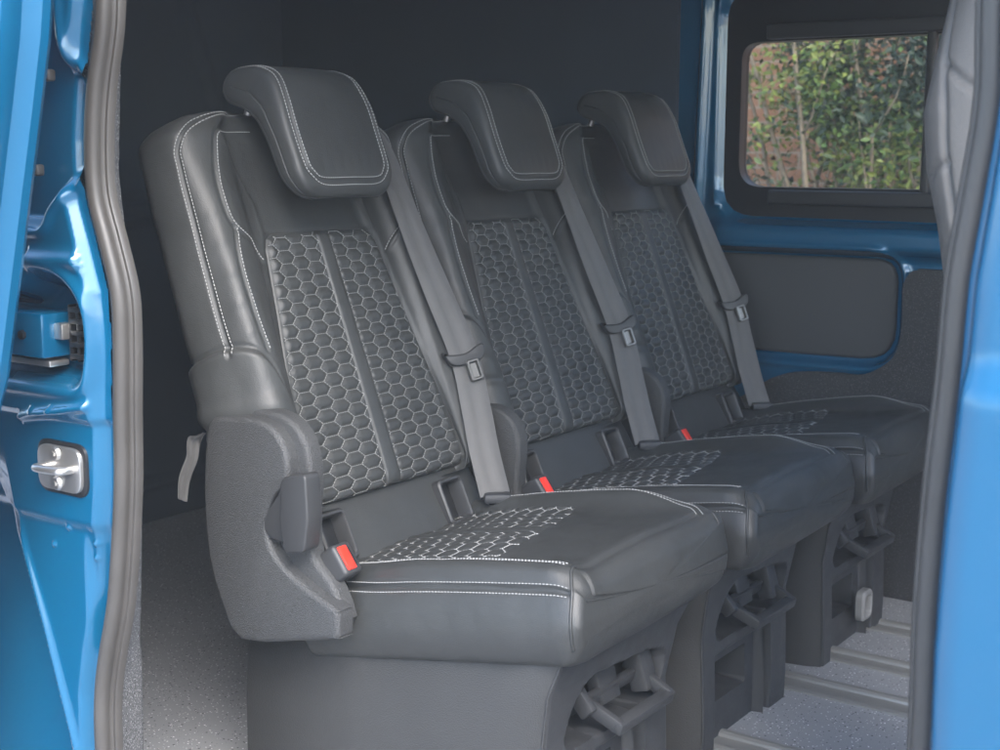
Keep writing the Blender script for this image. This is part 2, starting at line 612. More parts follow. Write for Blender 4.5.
def build_backrest(root):
    keys = [ # b, edge half width, crest a, crest c, inner a, inner c, centre c
        (-0.02, 0.226, 0.190, 0.020, 0.165, 0.006, 0.006),
        (0.06, 0.234, 0.193, 0.024, 0.165, 0.004, 0.006),
        (0.20, 0.241, 0.198, 0.026, 0.155, 0.002, 0.004),
        (0.35, 0.243, 0.200, 0.025, 0.145, 0.000, 0.000),
        (0.47, 0.242, 0.198, 0.020, 0.138, -0.003, -0.004),
        (0.57, 0.239, 0.188, 0.011, 0.130, -0.012, -0.012),
        (0.70, 0.234, 0.176, 0.002, 0.120, -0.014, -0.014)]
    K = np.array(keys)
    def ctrl(b):
        v = [np.interp(b, K[:, 0], K[:, i]) for i in range(1, 7)]
        E, ca, cc, ia, ic, c0 = v
        back = -0.098
        half = [(ia * 0.5, c0), (ia, ic), ((ia + ca) / 2, (ic + cc) / 2 + 0.004), (ca, cc), (ca + (E - ca) * 0.62, cc - 0.006), (E, -0.014), (E + 0.012, -0.05), (E + 0.010, back + 0.016), (E - 0.020, back - 0.002), (E * 0.45, back - 0.006)]
        right = half
        left = [(-a, c) for a, c in half[::-1]]
        return np.array([(0, back - 0.006)] + left + [(0, c0)] + right)
    # columns: more of them on the visible front and left
    ts = []
    n = len(ctrl(0))
    for i in range(n):
        m = 3 if (i <= 1 or i >= n - 2) else 12
        ts += [i + k / m for k in range(m)]
    def section(b):
        C = ctrl(b)
        out = []
        for t in ts:
            i = int(t); f = t - i
            p0, p1, p2, p3 = C[i - 1], C[i], C[(i + 1) % n], C[(i + 2) % n]
            out.append(0.5 * ((2 * p1) + (-p0 + p2) * f + (2 * p0 - 5 * p1 + 4 * p2 - p3) * f * f + (-p0 + 3 * p1 - 3 * p2 + p3) * f ** 3))
        return np.array(out)
    ref = section(0.35)
    L = np.concatenate([[0], np.cumsum(np.linalg.norm(np.diff(ref, axis=0), axis=1))])
    i0 = int(np.argmin(np.abs(np.array(ts) - 11)))
    q = L - L[i0]
    iA = int(np.argmin(np.abs(np.array(ts) - 5)))    # edge seam on the left
    qA = -q[iA] if q[iA] > 0 else q[iA]
    rows, v = [], []
    rb = 0.03
    for k in range(9):
        ph = math.pi / 2 * (1 - k / 8)
        rows.append((0.058 + rb - rb * math.sin(ph), rb * (1 - math.cos(ph)), rb * 0.4 * (1 - math.cos(ph)), 0))
        v.append(0.058 + rb - rb * ph)
    for b in np.linspace(0.0915, 0.622, 170):
        rows.append((b, 0, 0, 0)); v.append(b)
    rt = 0.040
    for k in range(1, 19):
        ph = math.pi / 2 * k / 18
        rows.append((0.624 + rt * math.sin(ph), 0.030 * (1 - math.cos(ph)), 0.074 * (1 - math.cos(ph)), 1))
        v.append(0.624 + rt * ph)
    P = []
    for (b, dc, da, top) in rows:
        S = section(min(max(b, 0), 0.7))
        t = np.roll(S, -1, 0) - np.roll(S, 1, 0)
        nn = np.stack([t[:, 1], -t[:, 0]], 1)
        nn /= np.linalg.norm(nn, axis=1, keepdims=True)
        if (nn[:, 0] * S[:, 0]).sum() < 0: nn = -nn
        S = np.stack([S[:, 0] * (1 - da / 0.245), S[:, 1] - nn[:, 1] * dc], 1)
        arch = 0.012 * (1 - (S[:, 0] / 0.24) ** 2) * sstep(np.array([b]), 0.60, 0.66)[0]
        P.append([bk(a, b + ar, c) for (a, c), ar in zip(S, arch)])
    lf = Loft(np.array(P), q, v)
    # make normals point outward
    mid = lf.N[90, i0]
    if mid @ NB_ < 0:
        lf.sgn = -1; lf.N = -lf.N
    Q, V = lf.Q, lf.V
    smooth = Loft(lf.P.copy(), q, v, flip=lf.sgn < 0)
    A = cr([(-0.02, 0.672), (-0.10, 0.672), (-0.17, 0.667), (-0.218, 0.652), (qA + 0.006, 0.616), (qA, 0.58), (qA, 0.50), (qA, 0.43), (qA, 0.36), (qA + 0.002, 0.305)])
    B = cr([(-0.09, 0.640), (-0.15, 0.640), (-0.192, 0.632), (-0.206, 0.610), (-0.217, 0.557), (-0.216, 0.505), (-0.204, 0.480), (-0.175, 0.460), (-0.146, 0.432)])
    Cc = cr([(-0.207, 0.484), (-0.216, 0.447), (-0.219, 0.406), (-0.217, 0.348), (-0.213, 0.300)])
    D = cr([(-0.186, 0.626), (-0.152, 0.575), (-0.132, 0.525), (-0.130, 0.480)])
    mir = lambda p: np.array([(-x, y) for x, y in p])
    wing = cr([(-0.42, 0.300), (-0.34, 0.312), (qA, 0.318), (-0.228, 0.302), (-0.205, 0.262), (-0.192, 0.20), (-0.187, 0.12), (-0.184, 0.02)])
    h = np.zeros(Q.shape)
    for p, dep, wd in ((A, 0.0045, 0.003), (mir(A), 0.0045, 0.003), (B, 0.0035, 0.003), (mir(B), 0.0035, 0.003), (Cc, 0.003, 0.003), (mir(Cc), 0.003, 0.003)):
        h -= dep * np.exp(-(polydist(Q, V, p) / wd) ** 2)
    # centre panel scooped inside the shoulder crease
    scoop = [(x, y) for x, y in D] + [(x, y) for x, y in mir(D)[::-1]] 
    sc = sdf(Q, V, [(-0.13, 0.47)] + [(-0.132, 0.525), (-0.152, 0.575), (-0.186, 0.626), (-0.186, 0.66), (0.186, 0.66), (0.186, 0.626), (0.152, 0.575), (0.132, 0.525), (0.13, 0.47)])
    h -= 0.010 * sstep(sc, 0.0, 0.012) * (1 - sstep(V, 0.62, 0.66))
    for p in (D, mir(D)):
        h += 0.0016 * np.exp(-(polydist(Q, V, p) / 0.0035) ** 2)
    # groove round the quilted insert
    ins = insert_outline()
    h -= 0.006 * np.exp(-(polydist(Q, V, list(ins) + [ins[0]]) / 0.0045) ** 2)
    # padded lower side wing
    wp = list(wing) + [(-0.42, 0.02)]
    sw = sdf(Q, V, wp)
    h += 0.0085 * sstep(sw, 0.0, 0.010) - 0.003 * np.exp(-(np.abs(sw) / 0.0025) ** 2) * (V < 0.33)
    h += (sw > 0) * (0.004 * np.exp(-((V - 0.225 + 0.10 * (Q + 0.26)) / 0.014) ** 2) - 0.004 * np.exp(-((V - 0.195 + 0.2 * (Q + 0.26)) / 0.008) ** 2)) * sstep(sw, 0.0, 0.03)
    # soft pulls in the leather
    h += fnoise(lf.P * np.array([1, 1, 1]), 16, 0.0012) + fnoise(lf.P * np.array([1, 1, 0.35]), 45, 0.0005)
    for k in range(5):
        vv = 0.33 + 0.045 * k
        h += 0.0010 * np.exp(-((V - vv - 0.35 * (Q + 0.23)) / 0.006) ** 2) * np.exp(-((Q + 0.237) / 0.012) ** 2)
    lf.displace(h)
    o = lf.build('backrest', M_['leather'], root, True, True, bulge=0.004)
    S = lambda qq, vv: (lf.at(qq, vv), lf.at(qq, vv, 'N'))
    segs = []
    for p in (A, mir(A)):
        segs += stitches_on(S, offset_poly(p, 0.0058)) + stitches_on(S, offset_poly(p, -0.0058))
    for p, s in ((B, 1), (mir(B), -1), (Cc, 1), (mir(Cc), -1)):
        segs += stitches_on(S, offset_poly(p, 0.0052 * s))
    vv, ff = dash_mesh(segs, 0.0014)
    link('stitching', vv, ff, M_['thread'], o, True)
    return smooth, lf, o

def wi(b):
    return np.interp(b, [0.06, 0.2, 0.35, 0.475], [0.166, 0.155, 0.139, 0.126])
def insert_outline():
    left = [(-wi(b), b) for b in np.linspace(0.080, 0.452, 10)]
    pts = left + [(-wi(0.46) + 0.006, 0.468), (-wi(0.46) + 0.022, 0.474), (0, 0.476)]
    pts += [(-x, y) for x, y in (left + [(-wi(0.46) + 0.006, 0.468), (-wi(0.46) + 0.022, 0.474)])[::-1]]
    pts += [(wi(0.06) - 0.012, 0.062), (-wi(0.06) + 0.012, 0.062)]
    return pts

def build_insert(root, base):
    outl = insert_outline()
    aa = np.linspace(-0.160, 0.160, 196)
    bb = np.linspace(0.046, 0.478, 256)
    A, B = np.meshgrid(aa, bb)
    # conform columns to the widening outline
    Wd = wi(B)
    A = A / 0.160 * (Wd + 0.0015)
    sd_ = sdf(A, B, outl)
    h = quilt(A, B, 0.014)
    rise = 0.0025 * sstep(sd_, -0.002, 0.008) - 0.006 * sstep(-sd_, 0.0, 0.004)
    P = base.at(A.ravel(), B.ravel()).reshape(*A.shape, 3)
    N = base.at(A.ravel(), B.ravel(), 'N').reshape(*A.shape, 3)
    keep = sd_ > -0.006
    G = P + N * (h * sstep(sd_, 0.0, 0.011) + rise - 0.002)[..., None]
    Nn = grid_normals(G, False)
    if (Nn[120, 90] @ NB_) < 0: Nn = -Nn
    verts = G.reshape(-1, 3)
    nu = A.shape[1]
    faces = []
    for i in range(A.shape[0] - 1):
        for j in range(nu - 1):
            if keep[i, j] or keep[i + 1, j + 1]:
                faces.append((i * nu + j, i * nu + j + 1, (i + 1) * nu + j + 1, (i + 1) * nu + j))
    o = link('quilted_insert', verts, faces, M_['leather'], root, True)
    def S(qq, vv):
        qq = np.atleast_1d(qq); vv = np.atleast_1d(vv)
        Wq = wi(vv) + 0.0015
        fu = np.clip((qq / Wq * 0.160 + 0.160) / 0.320 * (nu - 1), 0, nu - 1.001)
        fv = np.clip((vv - bb[0]) / (bb[-1] - bb[0]) * (len(bb) - 1), 0, len(bb) - 1.001)
        i, j = fv.astype(int), fu.astype(int)
        f, g = (fv - i)[:, None], (fu - j)[:, None]
        def lerp(X): return X[i, j] * (1 - f) * (1 - g) + X[i, j + 1] * (1 - f) * g + X[i + 1, j] * f * (1 - g) + X[i + 1, j + 1] * f * g
        return lerp(G), lerp(Nn)
    segs = quilt_stitches(S, lambda x, y: sdf(np.array([x]), np.array([y]), outl)[0] > 0.002, 0.05, 0.48, 0.014)
    vv, ff = dash_mesh(segs, 0.00110, 0.0010)
    link('stitching', vv, ff, M_['thread_dim'], o, True)
    return o

LAX, RAX = -0.034, 0.030
def quilt(A, B, st, HY=HY):
    """quilted relief: stretched hexagon pillows either side of a plain raised stripe of half width st"""
    dl = hex_dist(A, B, LAX, 0.007, HY)
    dr = hex_dist(A, B, RAX, 0.012, HY)
    dd = np.where(A < 0, dl, dr)
    pil = 0.0042 * (1 - np.exp(-(dd / 0.0042) ** 1.3))
    es = np.abs(A) - st
    side = np.minimum(pil, 0.0042 * sstep(es, 0, 0.006))
    stripe = 0.0050 * np.sqrt(np.clip(1 - (A / st) ** 2, 0, 1)) ** 0.6
    return np.where(es > 0, side, stripe)

def quilt_stitches(S, ok, b0, b1, st, a_max=0.165, HY=HY):
    segs = []
    qa, qb, kk = [], [], []
    for sgn, ax, by in ((-1, LAX, 0.007), (1, RAX, 0.012)):
        lo, hi = (-a_max, -st) if sgn < 0 else (st, a_max)
        for (p, q_) in hex_edges(lo, hi, b0, b1, ax, by, HY):
            p = np.array(p); q_ = np.array(q_)
            L = np.linalg.norm(q_ - p)
            n = max(2, int(round(L / 0.0043)))
            for k in range(n):
                s0 = p + (q_ - p) * ((k + 0.10) / n)
                s1 = p + (q_ - p) * ((k + 0.90) / n)
                m = (s0 + s1) / 2
                if not (lo + 0.001 < m[0] < hi - 0.001): continue
                if not ok(m[0], m[1]): continue
                qa.append(s0); qb.append(s1)
    qa = np.array(qa); qb = np.array(qb)
    PA, NA = S(qa[:, 0], qa[:, 1]); PB, _ = S(qb[:, 0], qb[:, 1])
    for a, b, n in zip(PA, PB, NA):
        segs.append((a + n * 0.0003, b + n * 0.0003, n))
    return segs

def build_headrest(root):
    # profile loop in (b, c): outer front, over the top, back and inside
    loop = [(0.502, 0.078), (0.515, 0.090), (0.545, 0.094), (0.60, 0.092), (0.65, 0.090), (0.690, 0.079), (0.713, 0.055), (0.725, 0.024), (0.728, -0.002),
            (0.712, -0.024), (0.686, -0.018), (0.662, 0.012), (0.636, 0.034), (0.60, 0.044), (0.55, 0.050), (0.515, 0.060)]
    LP = smooth_poly(loop, 8)
    n = len(LP)
    # medial line for the rounded ends
    med = []
    mb = np.array([(0.512, 0.074), (0.55, 0.072), (0.60, 0.068), (0.65, 0.058), (0.685, 0.032), (0.702, 0.006), (0.706, -0.002)])
    mm = resample(mb, 0.001)
    for p in LP:
        med.append(mm[np.argmin(np.hypot(*(mm - p).T))])
    med = np.array(med)
    tt = np.linspace(0, 1, 26)
    se = 0.80 + 0.20 * (1 - (1 - tt) ** 2.2)
    ss = np.concatenate([-se[::-1], np.linspace(-0.78, 0.78, 60), se])
    P = []
    bmin = 0.500
    for s in ss:
        row = []
        k = (1 - abs(s) ** 26) ** (1 / 2.8) if abs(s) < 1 else 0.0
        k = max(k, 0.02)
        for p, m in zip(LP, med):
            b, c = m + (p - m) * k
            hw = 0.108
            rr_ = 0.050
            if b < bmin + rr_:
                hw -= rr_ - math.sqrt(max(rr_ ** 2 - (bmin + rr_ - b) ** 2, 0))
            hw -= 0.010 * sstep(np.array([b]), 0.62, 0.72)[0]
            bul = 0.010 * (1 - s * s) * (1 if c > m[1] else 0.2) * (np.hypot(*(p - m)) / 0.03)
            row.append(bk(s * hw - 0.012, b, c + bul * 0.6))
        P.append(row)
    P = np.array(P)                       # [s, loop]
    L = np.concatenate([[0], np.cumsum(np.linalg.norm(np.diff(LP, axis=0), axis=1))])
    av = ss * 0.119
    lf = Loft(P, L, av)
    c0 = lf.N[56, 8 * 3]
    if c0 @ NB_ < 0: lf.sgn = -1; lf.N = -lf.N
    # seam: along both sides of the front and top, and across the bottom (q = arc along loop, v = a)
    qb = L[8 * 1 + 3]; qt = L[8 * 8]
    e = 0.099
    path = cr([(qt + 0.010, -e + 0.002), (qt - 0.02, -e + 0.001), (qt - 0.05, -e), (L[8 * 4], -e - 0.001), (qb + 0.035, -e + 0.001), (qb + 0.012, -e + 0.009), (qb, -e + 0.028), (qb - 0.001, 0), (qb, e - 0.028), (qb + 0.012, e - 0.009), (qb + 0.035, e - 0.001), (L[8 * 4], e), (qt - 0.05, e), (qt - 0.02, e - 0.001), (qt + 0.010, e - 0.002)], 8)
    h = -0.0038 * np.exp(-(polydist(lf.Q, lf.V, path) / 0.0028) ** 2)
    h += fnoise(P, 18, 0.0010)
    for k in range(6):
        vv = -0.06 + 0.024 * k
        h -= 0.0004 * np.exp(-((lf.V - vv) / 0.006) ** 2) * np.exp(-((lf.Q - qb - 0.022) / 0.016) ** 2)
    for k in range(4):
        qq = L[8 * 6] + 0.008 * k - 0.02
        h -= 0.0012 * np.exp(-((lf.Q - qq) / 0.0025) ** 2) * np.exp(-((np.abs(lf.V) - 0.108) / 0.008) ** 2)
    lf.displace(h)
    o = lf.build('headrest', M_['leather'], root, True, True)
    S = lambda qq, vv: (lf.at(qq, vv), lf.at(qq, vv, 'N'))
    segs = stitches_on(S, offset_poly(path, 0.0055)) + stitches_on(S, offset_poly(path, -0.0055))
    vv, ff = dash_mesh(segs, 0.0014)
    link('stitching', vv, ff, M_['thread'], o, True)
    # piping along the rear edge of each side
    vs, fs = [], []
    for s in (-1, 1):
        pts = []
        for qi in (L[8 * 9 + 2], L[8 * 10], L[8 * 11], L[8 * 12], L[8 * 13], L[8 * 14], L[8 * 15], L[8 * 15 + 6]):
            pts.append((qi, s * 0.1125))
        pp = resample(cr(pts), 0.004)
        X = lf.at(pp[:, 0], pp[:, 1])
        v1, f1 = tube(None, X, 0.0018, None, nseg=6)
        fs += [tuple(i + len(vs) for i in f) for f in f1]
        vs += v1
    link('piping', vs, fs, M_['leather'], o, True)
    # posts
    for s in (-1, 1):
        p0 = bk(s * 0.062, 0.655, -0.045); p1 = bk(s * 0.062, 0.70, -0.004)
        v1, f1 = tube(None, [p0, p0 * 0.5 + p1 * 0.5, p1], 0.006, None, nseg=12)
        link('post', v1, f1, M_['metal'], o, True, 60)
    return o

def build_cushion(root):
    ctrl = np.array([(0, -0.126), (-0.10, -0.126), (-0.172, -0.126), (-0.206, -0.114), (-0.221, -0.070), (-0.208, -0.024), (-0.196, -0.008), (-0.176, 0.004), (-0.140, -0.002), (-0.07, 0.002),
                     (0, 0.003), (0.07, 0.003), (0.135, 0.004), (0.172, 0.026), (0.188, 0.024), (0.202, -0.002), (0.205, -0.065), (0.194, -0.112), (0.166, -0.122), (0.10, -0.124)])
    n = len(ctrl)
    ts = []
    for i in range(n):
        m = 3 if (i <= 0 or i >= n - 3) else 9
        ts += [i + k / m for k in range(m)]
    S0 = []
    for t in ts:
        i = int(t); f = t - i
        p0, p1, p2, p3 = ctrl[i - 1], ctrl[i], ctrl[(i + 1) % n], ctrl[(i + 2) % n]
        S0.append(0.5 * ((2 * p1) + (-p0 + p2) * f + (2 * p0 - 5 * p1 + 4 * p2 - p3) * f * f + (-p0 + 3 * p1 - 3 * p2 + p3) * f ** 3))
    S0 = np.array(S0)
    L = np.concatenate([[0], np.cumsum(np.linalg.norm(np.diff(S0, axis=0), axis=1))])
    i0 = int(np.argmin(np.abs(np.array(ts) - 10)))
    q = L - L[i0]
    qU = q[int(np.argmin(np.abs(np.array(ts) - 7.15)))]
    qL = q[int(np.argmin(np.abs(np.array(ts) - 5.1)))]
    qR = q[int(np.argmin(np.abs(np.array(ts) - 13.6)))]
    t = np.roll(S0, -1, 0) - np.roll(S0, 1, 0)
    nn = np.stack([t[:, 1], -t[:, 0]], 1)
    nn /= np.linalg.norm(nn, axis=1, keepdims=True)
    if (nn[:, 0] * S0[:, 0]).sum() < 0: nn = -nn
    rows, v = [], []
    for l in np.linspace(-0.03, 0.398, 130):
        rows.append((l, 0)); v.append(l)
    rf = 0.040
    for k in range(1, 17):
        ph = math.pi / 2 * k / 16
        rows.append((0.400 + rf * math.sin(ph), rf * (1 - math.cos(ph)))); v.append(0.400 + rf * ph)
    P = []
    for (l, off) in rows:
        # crown: the top bulges a little along its length; the right bolster fades toward the front
        S = S0.copy()
        up = S[:, 1] > -0.06
        S[:, 1] += up * 0.009 * math.sin(math.pi * min(max(l / 0.42, 0), 1))
        fade = 1 - sstep(np.array([l]), 0.30, 0.40)[0]
        rb = np.exp(-((S[:, 0] - 0.18) / 0.03) ** 2) * up * 0.022 * (1 - fade)
        S[:, 1] -= rb
        # the bottom rises a bit toward the sides of the front
        S = S - nn * off * np.array([0.45, 1.0])
        lb = l - 0.010 * sstep(-S[:, 1], 0.06, 0.12) * sstep(np.array([l]), 0.38, 0.44)[0]
        S[:, 0] += (S[:, 0] < -0.15) * 0.016 * (1 - sstep(np.array([l]), 0.0, 0.13)[0]) * sstep(S[:, 1], -0.075, -0.015)
        P.append([ck(a, li, h) for (a, h), li in zip(S, lb)])
    lf = Loft(np.array(P), q, v)
    if lf.N[60, i0] @ EH < 0: lf.sgn = -1; lf.N = -lf.N
    smooth = Loft(lf.P.copy(), q, v, flip=lf.sgn < 0)
    Q, V = lf.Q, lf.V
    U = np.array([(qU, l) for l in np.linspace(0.03, 0.408, 40)])
    Lw = np.array([(qL - 0.005 * math.sin(math.pi * min(l / 0.42, 1)), l) for l in np.linspace(0.03, 0.425, 40)])
    Rt = cr([(qR, 0.02), (qR, 0.15), (qR, 0.25), (qR, 0.33), (qR - 0.003, 0.375), (qR - 0.014, 0.408), (qR - 0.03, 0.425)])
    Rl = np.array([(-qL, l) for l in np.linspace(0.03, 0.425, 40)])
    crease = np.array([(x, 0.419) for x in np.linspace(qU + 0.004, qR - 0.04, 30)])
    front_l = np.array([(x, 0.432 - 0.014 * float(sstep(np.array(x), qL - 0.004, qU))) for x in np.linspace(q[int(np.argmin(np.abs(np.array(ts) - 3.3)))], qU + 0.004, 40)])
    h = np.zeros(Q.shape)
    for p, dep, wd in ((U, 0.003, 0.003), (Lw, 0.0065, 0.0035), (Rt, 0.0035, 0.003), (Rl, 0.004, 0.003), (crease, 0.0026, 0.0028)):
        h -= dep * np.exp(-(polydist(Q, V, p) / wd) ** 2)
    # fullness of the side bolster strip and side panel
    h += 0.0065 * np.exp(-((Q - (qU + qL) / 2) / 0.013) ** 2) * (1 - sstep(V, 0.39, 0.425)) * sstep(V, 0.03, 0.16)
    h += 0.003 * sstep(V, 0.424, 0.434) * (Q > qU)
    h += fnoise(lf.P, 14, 0.0022) * sstep(-np.abs(Q), -0.28, -0.20) + fnoise(lf.P, 40, 0.0006)
    lf.displace(h)
    o = lf.build('cushion', M_['leather'], root, True, True, bulge=0.010)
    S = lambda qq, vv: (lf.at(qq, vv), lf.at(qq, vv, 'N'))
    segs = []
    for p, of in ((U, 0.0038), (Lw, 0.0066), (Rt, 0.0055), (Rl, 0.0060)):
        segs += stitches_on(S, offset_poly(p, of)) + stitches_on(S, offset_poly(p, -of))
    vv, ff = dash_mesh(segs, 0.0014)
    link('stitching', vv, ff, M_['thread'], o, True)
    # corner piping
    vs, fs = [], []
    X = lf.at(front_l[:, 0], front_l[:, 1])
    v1, f1 = tube(None, X, 0.0022, None, nseg=6)
    link('piping', v1, f1, M_['leather'], o, True)
    # quilted part of the top
    al = np.linspace(-0.152, 0.150, 180)
    ll = np.linspace(-0.02, 0.300, 190)
    A, B = np.meshgrid(al, ll)
    end = lambda a: np.interp(a, [-0.16, -0.02, 0.02, 0.15], [0.275, 0.262, 0.255, 0.215])
    hq = quilt(A, B, 0.013, 0.0265)
    fade = 1 - sstep(B - end(A), -0.012, 0.012)
    edge = sstep(0.152 - np.abs(A), 0.0, 0.006)
    stripe_end = np.where(np.abs(A) < 0.013, 1 - sstep(B, 0.235, 0.265), 1)
    Pb = smooth.at(A.ravel(), B.ravel()).reshape(*A.shape, 3) ; Nb = smooth.at(A.ravel(), B.ravel(), 'N').reshape(*A.shape, 3)
    nz = fnoise(Pb, 14, 0.0022)
    G = Pb + Nb * ((hq * 0.8 * fade * edge * stripe_end) + nz + 0.0016 * edge * fade - 0.0022 * (1 - edge * fade))[..., None]
    Nn = grid_normals(G, False)
    if Nn[90, 90] @ EH < 0: Nn = -Nn
    nu = A.shape[1]
    faces = [(i * nu + j, i * nu + j + 1, (i + 1) * nu + j + 1, (i + 1) * nu + j) for i in range(A.shape[0] - 1) for j in range(nu - 1)]
    o2 = link('quilted_top', G.reshape(-1, 3), faces, M_['leather'], root, True)
    def S2(qq, vv):
        qq = np.atleast_1d(qq); vv = np.atleast_1d(vv)
        fu = np.clip((qq - al[0]) / (al[-1] - al[0]) * (nu - 1), 0, nu - 1.001)
        fv = np.clip((vv - ll[0]) / (ll[-1] - ll[0]) * (len(ll) - 1), 0, len(ll) - 1.001)
        i, j = fv.astype(int), fu.astype(int)
        f, g = (fv - i)[:, None], (fu - j)[:, None]
        def lerp(Z): return Z[i, j] * (1 - f) * (1 - g) + Z[i, j + 1] * (1 - f) * g + Z[i + 1, j] * f * (1 - g) + Z[i + 1, j + 1] * f * g
        return lerp(G), lerp(Nn)
    segs = quilt_stitches(S2, lambda x, y: y < end(x) and y > -0.01, -0.01, 0.28, 0.013, 0.150, 0.0265)
    vv, ff = dash_mesh(segs, 0.00145, 0.0012)
    link('stitching', vv, ff, M_['thread'], o2, True)
    return o

def rect_frame(name, c, ex, ey, ez, w_, h_, t, dep, material, parent, rad=0.012):
    """rounded bezel with an open middle; c centre, ex/ey in plane, ez outward"""
    outer = round_poly([(-w_ / 2, -h_ / 2), (w_ / 2, -h_ / 2), (w_ / 2, h_ / 2), (-w_ / 2, h_ / 2)], rad)
    inner = round_poly([(-w_ / 2 + t, -h_ / 2 + t), (w_ / 2 - t, -h_ / 2 + t), (w_ / 2 - t, h_ / 2 - t), (-w_ / 2 + t, h_ / 2 - t)], rad * 0.6)
    n = len(outer)
    rings = []
    for (ring, z) in ((outer, -dep), (outer, 0.6 * t), ([o_ * 0.7 + i_ * 0.3 for o_, i_ in zip(outer, inner)], t * 0.95), ([o_ * 0.3 + i_ * 0.7 for o_, i_ in zip(outer, inner)], t * 0.95), (inner, 0.5 * t), (inner, -dep)):
        rings.append([np.array(c) + np.array(ex) * p[0] + np.array(ey) * p[1] + np.array(ez) * z for p in ring])
    verts = [p for rg in rings for p in rg]
    faces = []
    for i in range(len(rings) - 1):
        for j in range(n):
            k = (j + 1) % n
            faces.append((i * n + j, i * n + k, (i + 1) * n + k, (i + 1) * n + j))
    faces.append(tuple(5 * n + j for j in range(n))[::-1])
    return link(name, verts, faces, material, parent, True, 40)

def build_seat():
    root = empty('rear_seat')
    base, lf, bo = build_backrest(root)
    build_insert(root, base)
    build_headrest(root)
    build_cushion(root)
    # plain panel between backrest and cushion, with the two anchor bezels
    pts = []
    aa = np.linspace(-0.205, 0.222, 150)
    prof = smooth_poly([(0.085, -0.040), (0.070, -0.018), (0.045, -0.008), (0.00, 0.002), (-0.045, 0.012), (-0.075, 0.020)], 14, closed=False)
    G = np.array([[bk(a, b, c + 0.006 * (1 - (abs(a) / 0.22) ** 4) - 0.012 * sstep(np.array([abs(a - 0.011)]), 0.190, 0.211)[0]) for a in aa] for b, c in prof])
    G = G + grid_normals(G, False) * fnoise(G, 18, 0.0015)[..., None]
    nu = len(aa)
    link('lower_panel', G.reshape(-1, 3), [(i * nu + j, i * nu + j + 1, (i + 1) * nu + j + 1, (i + 1) * nu + j) for i in range(len(prof) - 1) for j in range(nu - 1) if not any(abs(aa[j] - ac) < 0.023 and abs(prof[i][0] - bc) < 0.031 for ac, bc in ((0.120, 0.014), (-0.160, 0.018)))], M_['leather'], root, True)
    tl = R(6)
    for ac, hh in ((0.120, 0.012), (-0.160, 0.016)):
        ey = UPB * math.cos(tl) - NB_ * math.sin(tl)
        ez = NB_ * math.cos(tl) + UPB * math.sin(tl)
        bz = rect_frame('anchor_bezel', bk(ac, 0.002 + hh, 0.011), np.array([0, 1, 0]), ey, ez, 0.062, 0.076, 0.0075, 0.03, M_['plastic_smooth'], root)
        bm = bmesh.new()
        box_into(bm, bk(ac, 0.004 + hh, -0.012), (0.046, 0.060, 0.004), Matrix((Vector((0, 1, 0)), Vector(ey), Vector(ez))).transposed(), 0.001)
        from_bm('slot_shade_plate', bm, M_['black'], bz)  # black plate stands in for the shade deep inside the bezel
        vs, fs = [], []
        v1, f1 = tube(None, [bk(ac - 0.022, -0.002, -0.014), bk(ac + 0.022, -0.002, -0.014)], 0.003, None)
        link('anchor_bar', v1, f1, M_['metal'], bz, True)
    # recliner cover on the door side
    bm = bmesh.new()
    low = [(-0.085, 0.600), (-0.055, 0.615), (0.0, 0.622), (0.040, 0.616), (0.066, 0.598), (0.080, 0.570), (0.084, 0.530), (0.080, 0.475), (0.084, 0.428), (0.124, 0.386), (0.130, 0.330), (-0.03, 0.300), (-0.060, 0.335), (-0.082, 0.40), (-0.092, 0.50)]
    pl = smooth_poly(low, 3)
    prism_into(bm, [(x, -0.222, z) for x, z in pl], Vector((0, -0.026, 0)), bev=0.008, both=False)
    cov = from_bm('recliner_cover', bm, M_['plastic'], root, True, 50)
    # buckle
    bx, bz_ = Vector((0.80, 0, 0.60)), Vector((0.60, 0, -0.80))
    rot = axes(bz_, (0, 1, 0), bx)
    bm = bmesh.new()
    c = Vector((0.121, -0.217, 0.425))
    box_into(bm, c - bx * 0.030, (0.048, 0.036, 0.062), rot, 0.006, 3)
    bu = from_bm('buckle', bm, M_['plastic_smooth'], root, True, 40)
    bm = bmesh.new()
    box_into(bm, c + bx * 0.001, (0.036, 0.017, 0.006), rot, 0.002)
    bmesh.ops.translate(bm, vec=(0, -0.003, 0), verts=bm.verts)
    from_bm('button', bm, M_['red'], bu, True)
    bm = bmesh.new()
    box_into(bm, c + bx * 0.0005 + Vector((0, 0.008, 0)), (0.028, 0.004, 0.003), rot, 0.0005)
    from_bm('slot', bm, M_['black'], bu, True)
    v1, f1 = tube(None, [c - bx * 0.05, c - bx * 0.075 + Vector((0, 0.002, -0.004)), c - bx * 0.10 + Vector((0, 0.004, -0.02))], 0.010, None, nseg=10)
    link('stalk', v1, f1, M_['black'], bu, True, 60)
    # seat belt
    build_belt(root)
    build_base(root)
    return root

